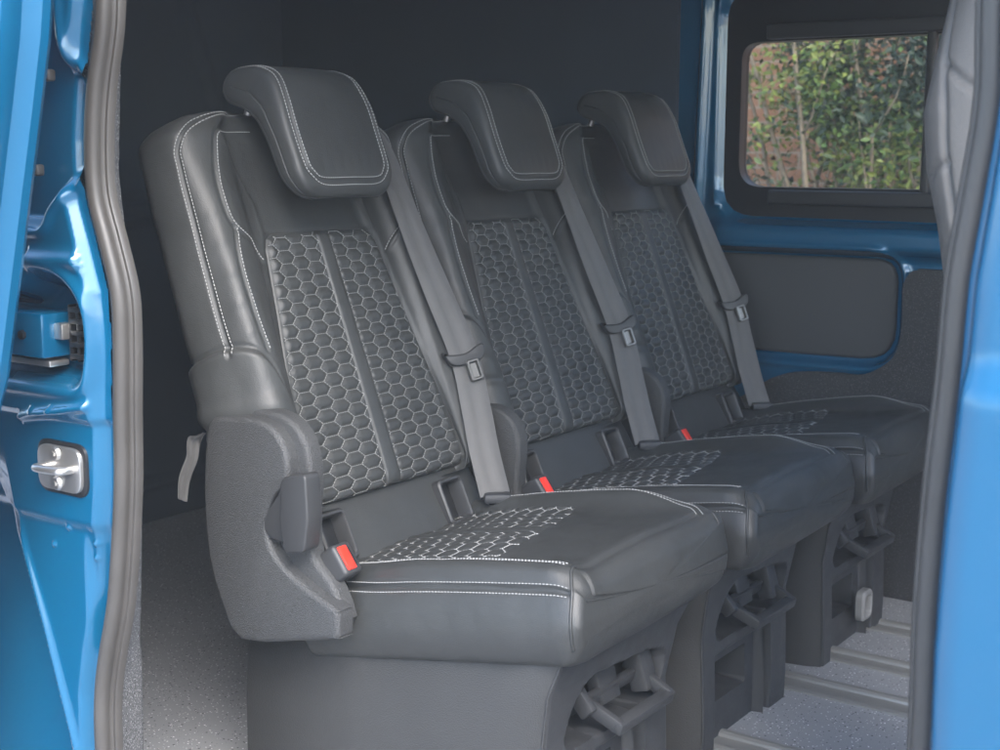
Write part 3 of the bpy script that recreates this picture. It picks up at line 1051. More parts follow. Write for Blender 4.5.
def ribbon(ctr, wdir, width, thick=0.0014, cross=9, seed=1):
    """belt strap: centre points, width directions"""
    C = smooth_poly(ctr, 10, closed=False)
    W = smooth_poly(wdir, 10, closed=False)
    verts, faces = [], []
    n = len(C)
    T = np.gradient(C, axis=0)
    for i in range(n):
        w_ = W[i] / np.linalg.norm(W[i])
        t = T[i] / np.linalg.norm(T[i])
        w_ = w_ - t * (w_ @ t); w_ /= np.linalg.norm(w_)
        nn = np.cross(w_, t); 
        for side in (1, -1):
            for k in range(cross):
                s = -1 + 2 * k / (cross - 1)
                wave = 0.0009 * math.cos(s * math.pi * 2.0) + 0.0016 * mnoise.noise(Vector((i * 0.11, s * 1.1, seed)))
                verts.append(C[i] + w_ * s * width / 2 + nn * (side * thick / 2 * (1 - s ** 8) + wave))
    m = cross * 2
    for i in range(n - 1):
        for k in range(cross - 1):
            a = i * m + k; b = (i + 1) * m + k
            faces.append((a, a + 1, b + 1, b))
            a += cross; b += cross
            faces.append((a, b, b + 1, a + 1))
    return verts, faces

BELT = dict(ctr=None)
def build_belt(root):
    # centre line runs over the shoulder, down the bolster and to the anchor beside the cushion
    ctr = [bk(0.172, 0.690, -0.085), bk(0.172, 0.686, -0.050), bk(0.171, 0.658, -0.012), bk(0.170, 0.610, 0.020), bk(0.168, 0.52, 0.034), bk(0.171, 0.44, 0.040), bk(0.186, 0.34, 0.044), bk(0.203, 0.235, 0.046), bk(0.196, 0.15, 0.046), bk(0.184, 0.08, 0.048), bk(0.172, 0.005, 0.054)]
    wd = [(0, 1, 0), (0, 1, 0), (0.02, 1, 0), (0.06, 1, 0.0), (0.15, 1, 0), (0.30, 1, 0), (0.48, 1, 0), (0.66, 0.95, 0), (0.72, 0.9, 0), (0.75, 0.85, 0), (0.75, 0.8, 0)]
    v1, f1 = ribbon(ctr, wd, 0.050)
    belt = link('seat_belt', v1, f1, M_['webbing'], root, True)
    # guide on the shoulder
    bm = bmesh.new()
    box_into(bm, bk(0.178, 0.682, -0.050), (0.040, 0.068, 0.014), axes(NB_, (0, 1, 0), UPB), 0.005, 3)
    from_bm('belt_guide', bm, M_['plastic_dark'], belt, True)
    # tongue: plastic grip across the strap and steel tab
    C = smooth_poly(ctr, 10, closed=False); W = smooth_poly(wd, 10, closed=False)
    i = int(np.argmin(np.abs((C - OB) @ UPB - 0.232)))
    t = (C[i + 1] - C[i - 1]); t /= np.linalg.norm(t)
    wv = W[i] / np.linalg.norm(W[i]); wv = wv - t * (wv @ t); wv /= np.linalg.norm(wv)
    nn = np.cross(t, wv)
    if nn @ NB_ < 0: nn = -nn
    bm = bmesh.new()
    out = [(-0.036, 0.016), (-0.030, 0.010), (0.0, 0.004), (0.028, 0.012), (0.035, 0.008), (0.031, -0.006), (0.018, -0.014), (-0.016, -0.013), (-0.031, -0.004)]
    prism_into(bm, [Vector(C[i] + wv * x - t * y - nn * 0.006) for x, y in smooth_poly(out, 3)], Vector(nn * 0.016), bev=0.003)
    tg = from_bm('tongue', bm, M_['plastic_smooth'], belt, True, 50)
    cc = C[i] + t * 0.026 + nn * 0.008 + wv * 0.006
    rect_frame('tongue_tab', cc, wv, -t, nn, 0.023, 0.036, 0.0055, 0.002, M_['steel_dark'], belt, rad=0.004)
    # anchor plate
    bm = bmesh.new()
    e = C[-1]
    box_into(bm, Vector(e) + Vector((0.004, 0, -0.004)), (0.044, 0.032, 0.016), axes((0.75, 0.65, 0), (-0.65, 0.75, 0), (0, 0, 1)), 0.005, 2)
    from_bm('anchor', bm, M_['plastic_dark'], belt, True)

def build_base(root):
    # skirt round the seat box: loft over height
    rows, P = [], []
    zs = np.linspace(0.0, 0.36, 40)
    def sect(z):
        f = z / 0.36
        xf = np.interp(z, [0, 0.05, 0.19, 0.26, 0.32, 0.36], [0.396, 0.397, 0.392, 0.405, 0.430, 0.450])
        xb = -0.120 + 0.01 * f
        aL = np.interp(z, [0, 0.2, 0.28, 0.36], [-0.196, -0.200, -0.196, -0.186])
        aF = np.interp(z, [0, 0.19, 0.26, 0.32, 0.36], [-0.172, -0.178, -0.186, -0.182, -0.174])
        aR = np.interp(z, [0, 0.19, 0.26, 0.32, 0.36], [0.158, 0.158, 0.168, 0.195, 0.215])
        pts = [(xb, 0.0), (xb, aL + 0.02), (xb + 0.02, aL), (0.12, aL - 0.002), (0.26, aL + 0.0), (xf - 0.075, aL + 0.004), (xf - 0.03, aF - 0.012), (xf - 0.002, aF)]
        pts += [(xf - 0.10, aF + 0.02), (xf - 0.10, aR - 0.02), (xf - 0.004, aR - 0.001), (xf - 0.05, aR + 0.012), (0.1, aR + 0.02), (xb + 0.02, aR + 0.02), (xb, aR)]
        return pts
    for z in zs:
        pts = sect(z)
        rows.append([np.array((x, a, z + x * 0.20 * (z / 0.36) - 0.045 * (z / 0.36))) for x, a in pts])
    n = len(rows[0])
    faces = []
    for i in range(len(rows) - 1):
        for j in range(n):
            k = (j + 1) % n
            faces.append((i * n + j, i * n + k, (i + 1) * n + k, (i + 1) * n + j))
    base = link('base', [p for rw in rows for p in rw], faces, M_['skirt'], root, True, 50)
    # front moulding with the handle recess and the low slot
    na, nz = 130, 130
    G = np.zeros((nz, na, 3))
    s = np.linspace(0, 1, na)
    zz = np.linspace(0.0, 0.36, nz)
    Zs, Ss = np.meshgrid(zz, s, indexing='ij')
    aF = np.interp(Zs, [0, 0.19, 0.26, 0.32, 0.36], [-0.172, -0.178, -0.186, -0.182, -0.174])
    aR = np.interp(Zs, [0, 0.19, 0.26, 0.32, 0.36], [0.158, 0.158, 0.168, 0.195, 0.215])
    A = aF + (aR - aF) * Ss
    Xf = np.interp(Zs, [0, 0.05, 0.19, 0.26, 0.32, 0.36], [0.396, 0.397, 0.392, 0.405, 0.430, 0.450])
    hole = round_poly([(-0.128, 0.170), (0.045, 0.165), (0.132, 0.168), (0.140, 0.232), (0.08, 0.246), (-0.085, 0.256), (-0.122, 0.225)], [0.02, 0.02, 0.01, 0.02, 0.03, 0.04, 0.03])
    slot = round_poly([(-0.100, 0.062), (0.024, 0.062), (0.024, 0.126), (-0.100, 0.126)], 0.008)
    under = [(-0.130, -0.02), (0.060, -0.02), (0.060, 0.148), (-0.130, 0.148)]
    void = [(0.062, -0.02), (0.086, -0.02), (0.086, 0.17), (0.062, 0.17)]
    dep = 0.062 * sstep(sdf(A, Zs, hole), -0.001, 0.006)
    dep = np.maximum(dep, 0.020 * sstep(sdf(A, Zs, under), -0.001, 0.004))
    dep = np.maximum(dep, 0.075 * sstep(sdf(A, Zs, slot), -0.001, 0.004))
    dep = np.maximum(dep, 0.075 * sstep(sdf(A, Zs, void), -0.001, 0.004))
    dep += 0.006 * (1 - sstep(Ss, 0, 0.02)) + 0.006 * sstep(Ss, 0.98, 1)
    X = Xf - dep
    Z3 = Zs + X * 0.20 * (Zs / 0.36) - 0.045 * (Zs / 0.36)
    G = np.stack([X, A, Z3], -1)
    link('front_panel', G.reshape(-1, 3), [(i * na + j, i * na + j + 1, (i + 1) * na + j + 1, (i + 1) * na + j) for i in range(nz - 1) for j in range(na - 1)], M_['plastic_dark'], root, True, 60)
    # piping on the front edge of the skirt
    pts = []
    for z in np.linspace(0.004, 0.358, 40):
        xf = np.interp(z, [0, 0.05, 0.19, 0.26, 0.32, 0.36], [0.396, 0.397, 0.392, 0.405, 0.430, 0.450])
        af = np.interp(z, [0, 0.19, 0.26, 0.32, 0.36], [-0.172, -0.178, -0.186, -0.182, -0.174])
        pts.append((xf, af - 0.001, z + xf * 0.2 * z / 0.36 - 0.045 * z / 0.36))
    v1, f1 = tube(None, pts, 0.0016, None, nseg=6)
    link('edge_piping', v1, f1, M_['plastic'], base, True)
    # release handle: open loop standing out of the recess
    loop = [(0.330, -0.098, 0.262), (0.388, -0.098, 0.236), (0.432, -0.092, 0.214), (0.446, -0.080, 0.206), (0.446, 0.075, 0.206), (0.430, 0.088, 0.214), (0.385, 0.092, 0.236), (0.33, 0.092, 0.262)]
    bm = bmesh.new()
    def bar(p, q_, w1, h1):
        p, q_ = Vector(p), Vector(q_)
        t = (q_ - p); L = t.length; t.normalize()
        up = Vector((0.3, 0, 1)); up = (up - t * up.dot(t)).normalized()
        box_into(bm, (p + q_) / 2, (L, w1, h1), axes(t, up.cross(t), up), 0.003, 2)
    bar((0.345, -0.040, 0.232), (0.424, -0.034, 0.196), 0.013, 0.020)
    bar((0.345, 0.112, 0.232), (0.424, 0.106, 0.196), 0.013, 0.020)
    bar((0.420, -0.041, 0.197), (0.420, 0.113, 0.197), 0.018, 0.018)
    bar((0.368, -0.041, 0.222), (0.368, 0.113, 0.222), 0.012, 0.020)
    hd = from_bm('release_handle', bm, M_['plastic_dark'], root, True, 40)
    # struts inside the recess
    for cc, ss_, k in (((0.352, 0.020, 0.262), (0.022, 0.050, 0.12), 0.3), ((0.366, 0.106, 0.255), (0.030, 0.034, 0.12), 0.3), ((0.362, -0.052, 0.238), (0.026, 0.016, 0.070), 0.9)):
        bm = bmesh.new()
        box_into(bm, cc, ss_, axes((1, 0, k), (0, 1, 0), (-k, 0, 1)), 0.004)
        from_bm('strut', bm, M_['plastic_dark'], hd, True, 40)

def add_cover_face(root, cov):
    bm = bmesh.new()
    up_ = [(-0.092, 0.596), (-0.060, 0.609), (0.0, 0.613), (0.036, 0.603), (0.057, 0.578), (0.062, 0.545), (0.054, 0.512), (0.032, 0.485), (0.020, 0.460), (0.026, 0.434), (0.050, 0.410), (0.095, 0.387), (0.143, 0.369), (0.147, 0.365), (0.149, 0.356), (0.149, 0.334), (0.147, 0.329), (0.140, 0.325), (0.06, 0.306), (-0.040, 0.288), (-0.074, 0.330), (-0.100, 0.40), (-0.106, 0.50)]
    pl = smooth_poly(up_, 2)
    prism_into(bm, [(x, -0.240, z) for x, z in pl], Vector((0, -0.030, 0)), bev=0.008, seg=4, both=False)
    from_bm('cover_face', bm, M_['plastic'], cov, True, 60)
    # recliner lever
    bm = bmesh.new()
    lv = [(0.060, 0.541), (0.106, 0.552), (0.109, 0.490), (0.101, 0.444), (0.064, 0.436), (0.057, 0.470)]
    prism_into(bm, [(x, -0.252, z) for x, z in round_poly(lv, 0.008, 3)], Vector((0, -0.030, 0)), bev=0.003, seg=3)
    lev = from_bm('recliner_lever', bm, M_['plastic_smooth'], root, True, 50)
    bm = bmesh.new()
    gp = [(0.012, 0.470), (0.034, 0.520), (0.066, 0.535), (0.066, 0.452), (0.040, 0.444), (0.018, 0.452)]
    prism_into(bm, [(x, -0.236, z) for x, z in round_poly(gp, 0.012, 4)], Vector((0, -0.034, 0)), bev=0.004)
    from_bm('lever_hub', bm, M_['plastic_smooth'], lev, True, 50)

SEAT_Y = (0.24, 0.74, 1.24)
seat = build_seat()
seat.location = (0, SEAT_Y[0], 0)
tag(seat, 'black quilted leather rear seat nearest the open doorway', 'seat', 'row of three rear seats')
# loose grey pull strap behind the first seat's cover
def copy_tree(o, parent=None):
    c = o.copy(); COL.objects.link(c); c.parent = parent
    for ch in [x for x in bpy.data.objects if x.parent == o]:
        copy_tree(ch, c)
    return c
for i, lab in ((1, 'black quilted leather rear seat in the middle of the row of three'), (2, 'black quilted leather rear seat farthest in, beside the window wall')):
    c = copy_tree(seat)
    c.location = (0, SEAT_Y[i], 0)
    c['label'] = lab
    for x in c.children:
        if x.name.startswith('recliner_cover'):
            x.scale.z = 0.80; x.location.z = 0.06
for x in bpy.data.objects:
    if x.parent == seat and x.name in ('front_panel', 'release_handle'):
        x.location.x += 0.028
    elif x.parent == seat and x.name == 'base':
        x.scale.x = 1.066
add_cover_face(seat, [x for x in bpy.data.objects if x.parent == seat and x.name.startswith('recliner_cover')][0])
third = [o for o in bpy.data.objects if o.type == 'EMPTY' and o.get('label', '').endswith('beside the window wall')][0]
rect_frame('latch_ring', np.array([0.405, 0.011, 0.078]), np.array([0, 1.0, 0]), np.array([0, 0, 1.0]), np.array([1.0, 0, 0]), 0.052, 0.062, 0.012, 0.006, M_['latch'], third, rad=0.016)
v1, f1 = ribbon([np.array(p) for p in ((-0.128, -0.245, 0.574), (-0.146, -0.247, 0.560), (-0.152, -0.247, 0.535), (-0.170, -0.247, 0.500), (-0.176, -0.247, 0.468))],
                [(0.5, 0.5, 0.4), (0.8, 0.4, 0.3), (1, 0.2, 0.1), (1, 0.1, 0.0), (1, 0.1, 0)], 0.020)
link('pull_strap', v1, f1, M_['webbing'], seat, True)

# ------------------------------------------------------------------ setting: floor and ground
def slab(name, x0, x1, y0, y1, z0, z1, material, parent=None, bev=0):
    bm = bmesh.new()
    box_into(bm, ((x0 + x1) / 2, (y0 + y1) / 2, (z0 + z1) / 2), (x1 - x0, y1 - y0, z1 - z0), None, bev)
    return from_bm(name, bm, material, parent, True, 35)
floor = tag(slab('floor', -1.47, 2.3, -0.20, 1.60, -0.04, 0.0, M_['floor']), kind='structure')
g = link('ground', [(-60, -60, -0.55), (60, -60, -0.55), (60, 60, -0.55), (-60, 60, -0.55)], [(0, 1, 2, 3)], M_['concrete'], None, False)
tag(g, kind='structure')
# seat rails let into the floor, each an extrusion with two raised lips and a sunken middle
def rail(y0, y1):
    prof = [(0, -0.002), (0, 0.003), (0.006, 0.006), (0.012, 0.0065), (0.018, 0.004), (0.020, 0.001), (y1 - y0 - 0.024, 0.001), (y1 - y0 - 0.022, 0.005), (y1 - y0 - 0.016, 0.0085), (y1 - y0 - 0.008, 0.0085), (y1 - y0 - 0.001, 0.004), (y1 - y0, -0.002)]
    vs = [(x, y0 + a, z) for x in (-0.02, 2.2) for a, z in prof]
    n = len(prof)
    link('floor_rail', vs, [(i, i + 1, n + i + 1, n + i) for i in range(n - 1)], M_['alu'], floor, True, 30)
for y0, y1 in ((0.13, 0.20), (0.30, 0.365), (0.615, 0.690), (0.925, 1.004), (1.111, 1.181), (1.324, 1.395)):
    rail(y0, y1)

# ------------------------------------------------------------------ the van
van = empty('van', (0, 0, 0))
tag(van, 'blue van with its side door slid open, seen through the doorway', 'van')
# dark rear wall and near wall; unseen roof made pale to bounce light
def rear_wall():
    ys = np.linspace(-0.30, 1.66, 260); zs = np.linspace(-0.04, 1.48, 220)
    Y, Z = np.meshgrid(ys, zs)
    door = round_poly([(0.72, 0.85), (1.285, 0.86), (1.325, 1.05), (1.26, 1.25), (1.20, 1.40), (0.72, 1.40)], [0.05, 0.10, 0.1, 0.1, 0.05, 0.05])
    door2 = round_poly([(0.05, 0.85), (0.64, 0.85), (0.64, 1.40), (0.05, 1.40)], 0.06)
    low = round_poly([(0.05, 0.10), (1.30, 0.10), (1.30, 0.80), (0.05, 0.80)], 0.05)
    x = np.full(Y.shape, -1.475)
    for p in (door, door2, low):
        x -= 0.018 * sstep(sdf(Y, Z, p), 0.0, 0.02)
        x += 0.008 * np.exp(-((sdf(Y, Z, p) + 0.008) / 0.007) ** 2)
    G = np.stack([x, Y, Z], -1)
    n = len(ys)
    link('rear_wall', G.reshape(-1, 3), [(i * n + j, i * n + j + 1, (i + 1) * n + j + 1, (i + 1) * n + j) for i in range(len(zs) - 1) for j in range(n - 1)], M_['lining'], van, True)
rear_wall()
slab('roof', -1.52, 2.1, -0.26, 1.66, 1.46, 1.52, M_['headlining'], van)  # out of view; its pale underside brightens the cushion tops
slab('side_lining', -1.475, -0.36, -0.235, -0.205, -0.04, 1.46, M_['lining'], van)

def heightfield(name, xs, zs, yfun, material, parent, smooth=True, sharp=None):
    X, Z = np.meshgrid(xs, zs)
    Y = yfun(X, Z)
    n = len(xs)
    keep = ~np.isnan(Y)
    Yc = np.where(keep, Y, 0)
    idx = -np.ones(X.size, int)
    verts, faces = [], []
    fl = keep.ravel()
    for k in np.nonzero(fl)[0]:
        idx[k] = len(verts)
        verts.append((X.ravel()[k], Yc.ravel()[k], Z.ravel()[k]))
    for i in range(len(zs) - 1):
        for j in range(n - 1):
            f = (i * n + j, i * n + j + 1, (i + 1) * n + j + 1, (i + 1) * n + j)
            if all(fl[k] for k in f):
                faces.append(tuple(idx[k] for k in f))
    return link(name, verts, faces, material, parent, smooth, sharp)

# far side wall: painted inner frame of the body, pressed round the window and the trim board
WY = 1.58
glass_out = round_poly([(-0.062, 0.892), (0.95, 0.892), (0.95, 1.226), (-0.062, 1.226)], [0.055, 0.055, 0.04, 0.04])
black_out = round_poly([(-0.088, 0.846), (0.98, 0.838), (0.98, 1.320), (-0.088, 1.320)], [0.075, 0.06, 0.06, 0.06])
panel_out = round_poly([(-0.30, 0.517), (0.10, 0.517), (0.331, 0.520), (0.331, 0.752), (-0.075, 0.750), (-0.30, 0.750)], [0.01, 0.02, 0.075, 0.055, 0.01, 0.01])
def far_wall(X, Z):
    y = np.full(X.shape, WY)
    y += 0.022 * sstep(sdf(X, Z, black_out), -0.035, -0.010)
    # pillar ribs
    y -= 0.016 * np.exp(-((X + 0.150 - 0.10 * (Z - 1.1) * 0.3) / 0.012) ** 2) * (Z > 0.80)
    y -= 0.010 * np.exp(-((X + 0.108) / 0.010) ** 2) * (Z > 0.85)
    # waist ledge under the window
    y -= 0.040 * sstep(Z, 0.74, 0.775) * (1 - sstep(Z, 0.800, 0.835)) * sstep(X, -0.15, -0.08)
    y += 0.018 * sstep(sdf(X, Z, panel_out), -0.020, 0.0)
    y -= 0.012 * np.exp(-((sdf(X, Z, panel_out) + 0.016) / 0.008) ** 2)
    y = np.where(sdf(X, Z, black_out) > 0.012, np.nan, y)
    y = np.where(sdf(X, Z, round_poly([(1.30, 0.86), (2.15, 0.86), (2.0, 1.36), (1.30, 1.36)], 0.06)) > 0, np.nan, y)
    return y
heightfield('inner_side_frame', np.linspace(-0.215, 2.3, 500), np.linspace(0.0, 1.46, 300), far_wall, M_['blue'], van)
slab('far_lining', -1.475, -0.213, 1.565, 1.61, -0.04, 1.46, M_['lining'], van)
slab('outer_skin', -1.5, 2.4, 1.64, 1.66, -0.3, 0.83, M_['blue'], van)
# window
win = empty('side_window'); win.parent = van
def ringplate(name, outer, inner, y0, y1, material, parent):
    n = len(outer)
    vs = []
    for ring, y in ((outer, y1), (outer, y0), (inner, y0), (inner, y1)):
        vs += [(p[0], y, p[1]) for p in ring]
    fs = []
    for i in range(4):
        k = (i + 1) % 4
        for j in range(n):
            m = (j + 1) % n
            fs.append((i * n + j, i * n + m, k * n + m, k * n + j))
    return link(name, vs, fs, material, parent, True, 30)
bo = resample(np.array(list(black_out) + [black_out[0]]), 0.004)
N_ = 240
def reringed(p, n=N_):
    P = np.array(list(p) + [p[0]])
    L = np.concatenate([[0], np.cumsum(np.linalg.norm(np.diff(P, axis=0), axis=1))])
    s = np.linspace(0, L[-1], n, endpoint=False)
    return [(np.interp(t, L, P[:, 0]), np.interp(t, L, P[:, 1])) for t in s]
grow = round_poly([(-0.102, 0.832), (0.99, 0.824), (0.99, 1.334), (-0.102, 1.334)], [0.08, 0.06, 0.06, 0.06])
ringplate('frame', reringed(grow), reringed(round_poly([(-0.062, 0.898), (0.95, 0.898), (0.95, 1.222), (-0.062, 1.222)], [0.055, 0.055, 0.04, 0.04])), 1.596, 1.635, M_['black'], win)
for (x0, x1, z0, z1, y) in ((0.004, 0.92, 1.226, 1.258, 1.575), (0.020, 0.92, 0.860, 0.892, 1.572), (0.366, 0.385, 0.885, 1.232, 1.580)):
    bm = bmesh.new()
    box_into(bm, ((x0 + x1) / 2, (y + 1.605) / 2, (z0 + z1) / 2), (x1 - x0, 1.605 - y, z1 - z0), None, 0.005, 3)
    from_bm('slider_bar', bm, M_['plastic_smooth'], win)
link('pane', [(-0.08, 1.622, 0.88), (0.97, 1.622, 0.88), (0.97, 1.622, 1.24), (-0.08, 1.622, 1.24)], [(0, 1, 2, 3)], M_['glass'], win, False)
# grey trim board and carpet lower lining
bm = bmesh.new()
tp = round_poly([(-0.30, 0.522), (0.10, 0.522), (0.326, 0.525), (0.326, 0.747), (-0.078, 0.745), (-0.30, 0.745)], [0.01, 0.02, 0.072, 0.052, 0.01, 0.01])
prism_into(bm, [(x, 1.606, z) for x, z in tp], Vector((0, -0.020, 0)), bev=0.008, both=False)
from_bm('trim_board', bm, M_['trim'], van, True, 50)
bm = bmesh.new()
cp = cr([(-0.30, 0.36), (-0.06, 0.40), (0.01, 0.437), (0.06, 0.468), (0.115, 0.484), (0.20, 0.490), (0.265, 0.492), (0.320, 0.522), (0.345, 0.56), (0.352, 0.62), (0.350, 0.69), (0.362, 0.720), (0.385, 0.730), (0.46, 0.731), (1.2, 0.731)], 4)
prism_into(bm, [(x, 1.600, z) for x, z in cp] + [(1.2, 1.600, 0.0), (-0.30, 1.600, 0.0)], Vector((0, -0.045, 0)), bev=0.0, both=False)
from_bm('carpet_lining', bm, M_['carpet'], van, True, 50)

# rear pillar jamb on the door side
up_rec = round_poly([(-0.42, 0.884), (-0.083, 0.887), (-0.070, 0.911), (-0.014, 0.955), (-0.004, 1.050), (-0.038, 1.092), (-0.045, 1.35), (-0.42, 1.35)], [0, 0.02, 0.03, 0.03, 0.02, 0.03, 0.0, 0])
up_flat = round_poly([(-0.041, 1.10), (0.008, 1.06), (0.02, 1.35), (-0.042, 1.35)], 0.01)
mid_rec = round_poly([(-0.42, 0.688), (-0.024, 0.694), (-0.012, 0.740), (-0.016, 0.790), (-0.050, 0.822), (-0.105, 0.826), (-0.135, 0.800), (-0.42, 0.80)], [0, 0.02, 0.03, 0.03, 0.03, 0.03, 0.02, 0])
SL = [(0.001, 1.30), (0.009, 1.149), (-0.013, 1.051), (-0.022, 0.99), (-0.022, 0.925), (-0.005, 0.871), (0.013, 0.809), (0.014, 0.746), (0.009, 0.661), (0.004, 0.564), (-0.016, 0.427), (-0.040, 0.341), (-0.052, 0.282), (-0.055, 0.210), (-0.050, 0.10), (-0.040, 0.0)]
SLa = np.array(SL)[::-1]
def jamb(X, Z):
    y = np.full(X.shape, -0.296)
    y += 0.020 * sstep(sdf(X, Z, up_rec), -0.004, 0.012)
    y += 0.042 * sstep(sdf(X, Z, mid_rec), -0.006, 0.020)
    y -= 0.007 * np.exp(-((sdf(X, Z, up_rec) + 0.010) / 0.006) ** 2)
    y -= 0.006 * np.exp(-((sdf(X, Z, mid_rec) + 0.012) / 0.008) ** 2)
    edge = np.interp(Z, SLa[:, 1], SLa[:, 0])
    de = edge - X                     # distance rearward of the seal
    y += 0.016 * (1 - sstep(de, 0.006, 0.022))
    # pressed steps above and below the striker
    y -= 0.010 * np.exp(-((Z - 0.655 - 0.2 * (X + 0.08)) / 0.006) ** 2) * (X > -0.15) * (de > 0.02)
    y += 0.008 * (1 - sstep(Z, 0.640, 0.655))
    y += 0.006 * (1 - sstep(Z, 0.500, 0.520))
    y -= 0.010 * np.exp(-((Z - 0.845) / 0.010) ** 2) * (X > -0.11) * (de > 0.02)
    # lower face turns rearward along a slanting line
    ln = np.interp(Z, [0.0, 0.21, 0.362, 0.469, 0.62], [-0.03, -0.084, -0.133, -0.172, -0.200])
    y += np.minimum(0.55 * np.clip(ln - X, 0, 1), 0.030) * (1 - sstep(Z, 0.50, 0.62))
    y -= 0.006 * np.exp(-((X - ln) / 0.006) ** 2) * (1 - sstep(Z, 0.45, 0.52))
    y += 0.010 * sstep(X, -0.050, -0.036) * (1 - sstep(Z, 0.44, 0.52)) * (de > 0.0)
    for (px, pz) in ((-0.075, 0.505), (-0.028, 0.490), (-0.033, 0.470), (-0.107, 0.478), (-0.03, 0.765), (-0.025, 0.71), (-0.12, 0.655), (-0.08, 0.66)):
        y -= 0.004 * np.exp(-(np.hypot(X - px, Z - pz) / 0.0035) ** 4)
    return np.where(de < -0.006, np.nan, y)
heightfield('door_pillar', np.linspace(-0.75, 0.03, 300), np.linspace(0.0, 1.30, 440), jamb, M_['blue'], van)
slab('sill', -0.4, 1.2, -0.34, -0.19, -0.10, -0.001, M_['plastic_dark'], van, 0.008)

# rubber seal: one loop round the doorway
left = [(x + 0.021, -0.284, z) for x, z in SL]
right = [(1.009, -0.284, 0.0), (1.008, -0.284, 0.30), (1.010, -0.284, 0.49), (1.0085, -0.284, 0.60), (1.011, -0.284, 0.70), (1.017, -0.284, 0.80), (1.020, -0.284, 0.88), (1.027, -0.284, 0.94), (1.035, -0.284, 1.015), (1.033, -0.284, 1.09), (1.03, -0.284, 1.28)]
loop = left[::-1] + [(0.06, -0.284, 1.37), (0.5, -0.284, 1.40), (0.97, -0.284, 1.37)] + right[::-1] + [(0.95, -0.284, -0.015), (0.5, -0.284, -0.015), (0.02, -0.284, -0.015)]
loop = [(x, -0.268, z) for x, y, z in loop]
lp = resample(np.array(list(smooth_poly(loop, 6)) ), 0.012)
cw = (0.5, 0, 0.7)
vs, fs = [], []
def seal_sweep(pts, prof):
    """profile given as (towards the opening, outward)"""
    P = np.array(pts); n = len(P)
    T = np.roll(P, -1, 0) - np.roll(P, 1, 0)
    T /= np.linalg.norm(T, axis=1, keepdims=True)
    verts, faces = [], []
    for i in range(n):
        inw = np.cross(T[i], np.array([0, 1, 0])); inw /= np.linalg.norm(inw)
        if inw @ (np.array([0.5, P[i][1], 0.7]) - P[i]) < 0: inw = -inw
        for a, o_ in prof:
            verts.append(P[i] + inw * a + np.array([0, -1, 0]) * o_)
    m = len(prof)
    for i in range(n):
        j = (i + 1) % n
        for k in range(m):
            k2 = (k + 1) % m
            faces.append((i * m + k, i * m + k2, j * m + k2, j * m + k))
    return verts, faces
bulb = [(0.0105 * math.cos(t) - 0.006, 0.010 * math.sin(t) + 0.006) for t in np.linspace(math.pi * 1.15, -0.1 * math.pi, 12)]
lip = [(0.004, 0.001), (0.006, -0.002), (0.010, -0.002), (0.012, -0.005), (0.012, -0.012), (0.008, -0.015), (0.0, -0.013), (-0.002, -0.008), (-0.018, -0.006)]
vs, fs = seal_sweep(lp, bulb + lip)
link('door_seal', vs, fs, M_['rubber'], van, True, 50)
# carpeted edge of the pillar's inner trim
zz = np.linspace(0.0, 1.30, 150)
ex = np.interp(zz, SLa[:, 1], SLa[:, 0])
fuzz = np.interp(zz, [0, 0.18, 0.30, 0.335, 0.446, 0.54, 0.66, 0.79, 0.865, 0.95, 1.3], [-0.062, -0.060, -0.056, -0.058, -0.048, -0.042, -0.037, -0.035, -0.053, -0.062, -0.03])
vs = []
for z, e_, f_ in zip(zz, ex, fuzz):
    j = 0.0016 * mnoise.noise(Vector((0, 0, z * 90))) + 0.001 * mnoise.noise(Vector((3, 0, z * 300)))
    vs += [(e_ + 0.030, -0.258, z), (f_ + j + 0.004, -0.20, z), (f_ + j, -0.192, z), (f_ - 0.01, -0.186, z), (-0.36, -0.19, z)]
fs = [(i * 5 + k, i * 5 + k + 1, (i + 1) * 5 + k + 1, (i + 1) * 5 + k) for i in range(len(zz) - 1) for k in range(4)]
link('carpet_trim', vs, fs, M_['carpet_light'], van, True)

# striker
st = empty('door_striker'); st.parent = van; st.location = (-0.072, -0.290, 0.584)
def plate(name, w_, h_, y0, th, rad, material):
    bm = bmesh.new()
    pl = round_poly([(-w_ / 2, -h_ / 2), (w_ / 2, -h_ / 2), (w_ / 2, h_ / 2), (-w_ / 2, h_ / 2)], rad)
    prism_into(bm, [(x, y0, z) for x, z in pl], Vector((0, -th, 0)), bev=0.0015, seg=2, both=False)
    return from_bm(name, bm, material, st, True, 40)
plate('gasket', 0.096, 0.068, 0.004, 0.006, 0.020, M_['black'])
plate('plate', 0.084, 0.057, 0.0, 0.007, 0.018, M_['metal'])
lpts = [(-0.026, -0.004, 0.0), (-0.026, -0.020, 0.001), (-0.016, -0.026, 0.002), (0.014, -0.026, 0.003), (0.026, -0.022, 0.003), (0.028, -0.004, 0.003)]
v1, f1 = tube(None, cr(lpts, 6), 0.0052, None, nseg=12)
link('striker_loop', v1, f1, M_['metal'], st, True, 60)
for z in (0.019, -0.019):
    bm = bmesh.new()
    bmesh.ops.create_cone(bm, cap_ends=True, segments=24, radius1=0.0095, radius2=0.0075, depth=0.004, matrix=Matrix.Translation((-0.004, -0.0088, z)) @ Matrix.Rotation(R(90), 4, 'X'))
    bmesh.ops.create_cone(bm, cap_ends=True, segments=6, radius1=0.0038, radius2=0.0038, depth=0.003, matrix=Matrix.Translation((-0.004, -0.0112, z)) @ Matrix.Rotation(R(90), 4, 'X'))
    from_bm('screw', bm, M_['metal'], st, True, 30)
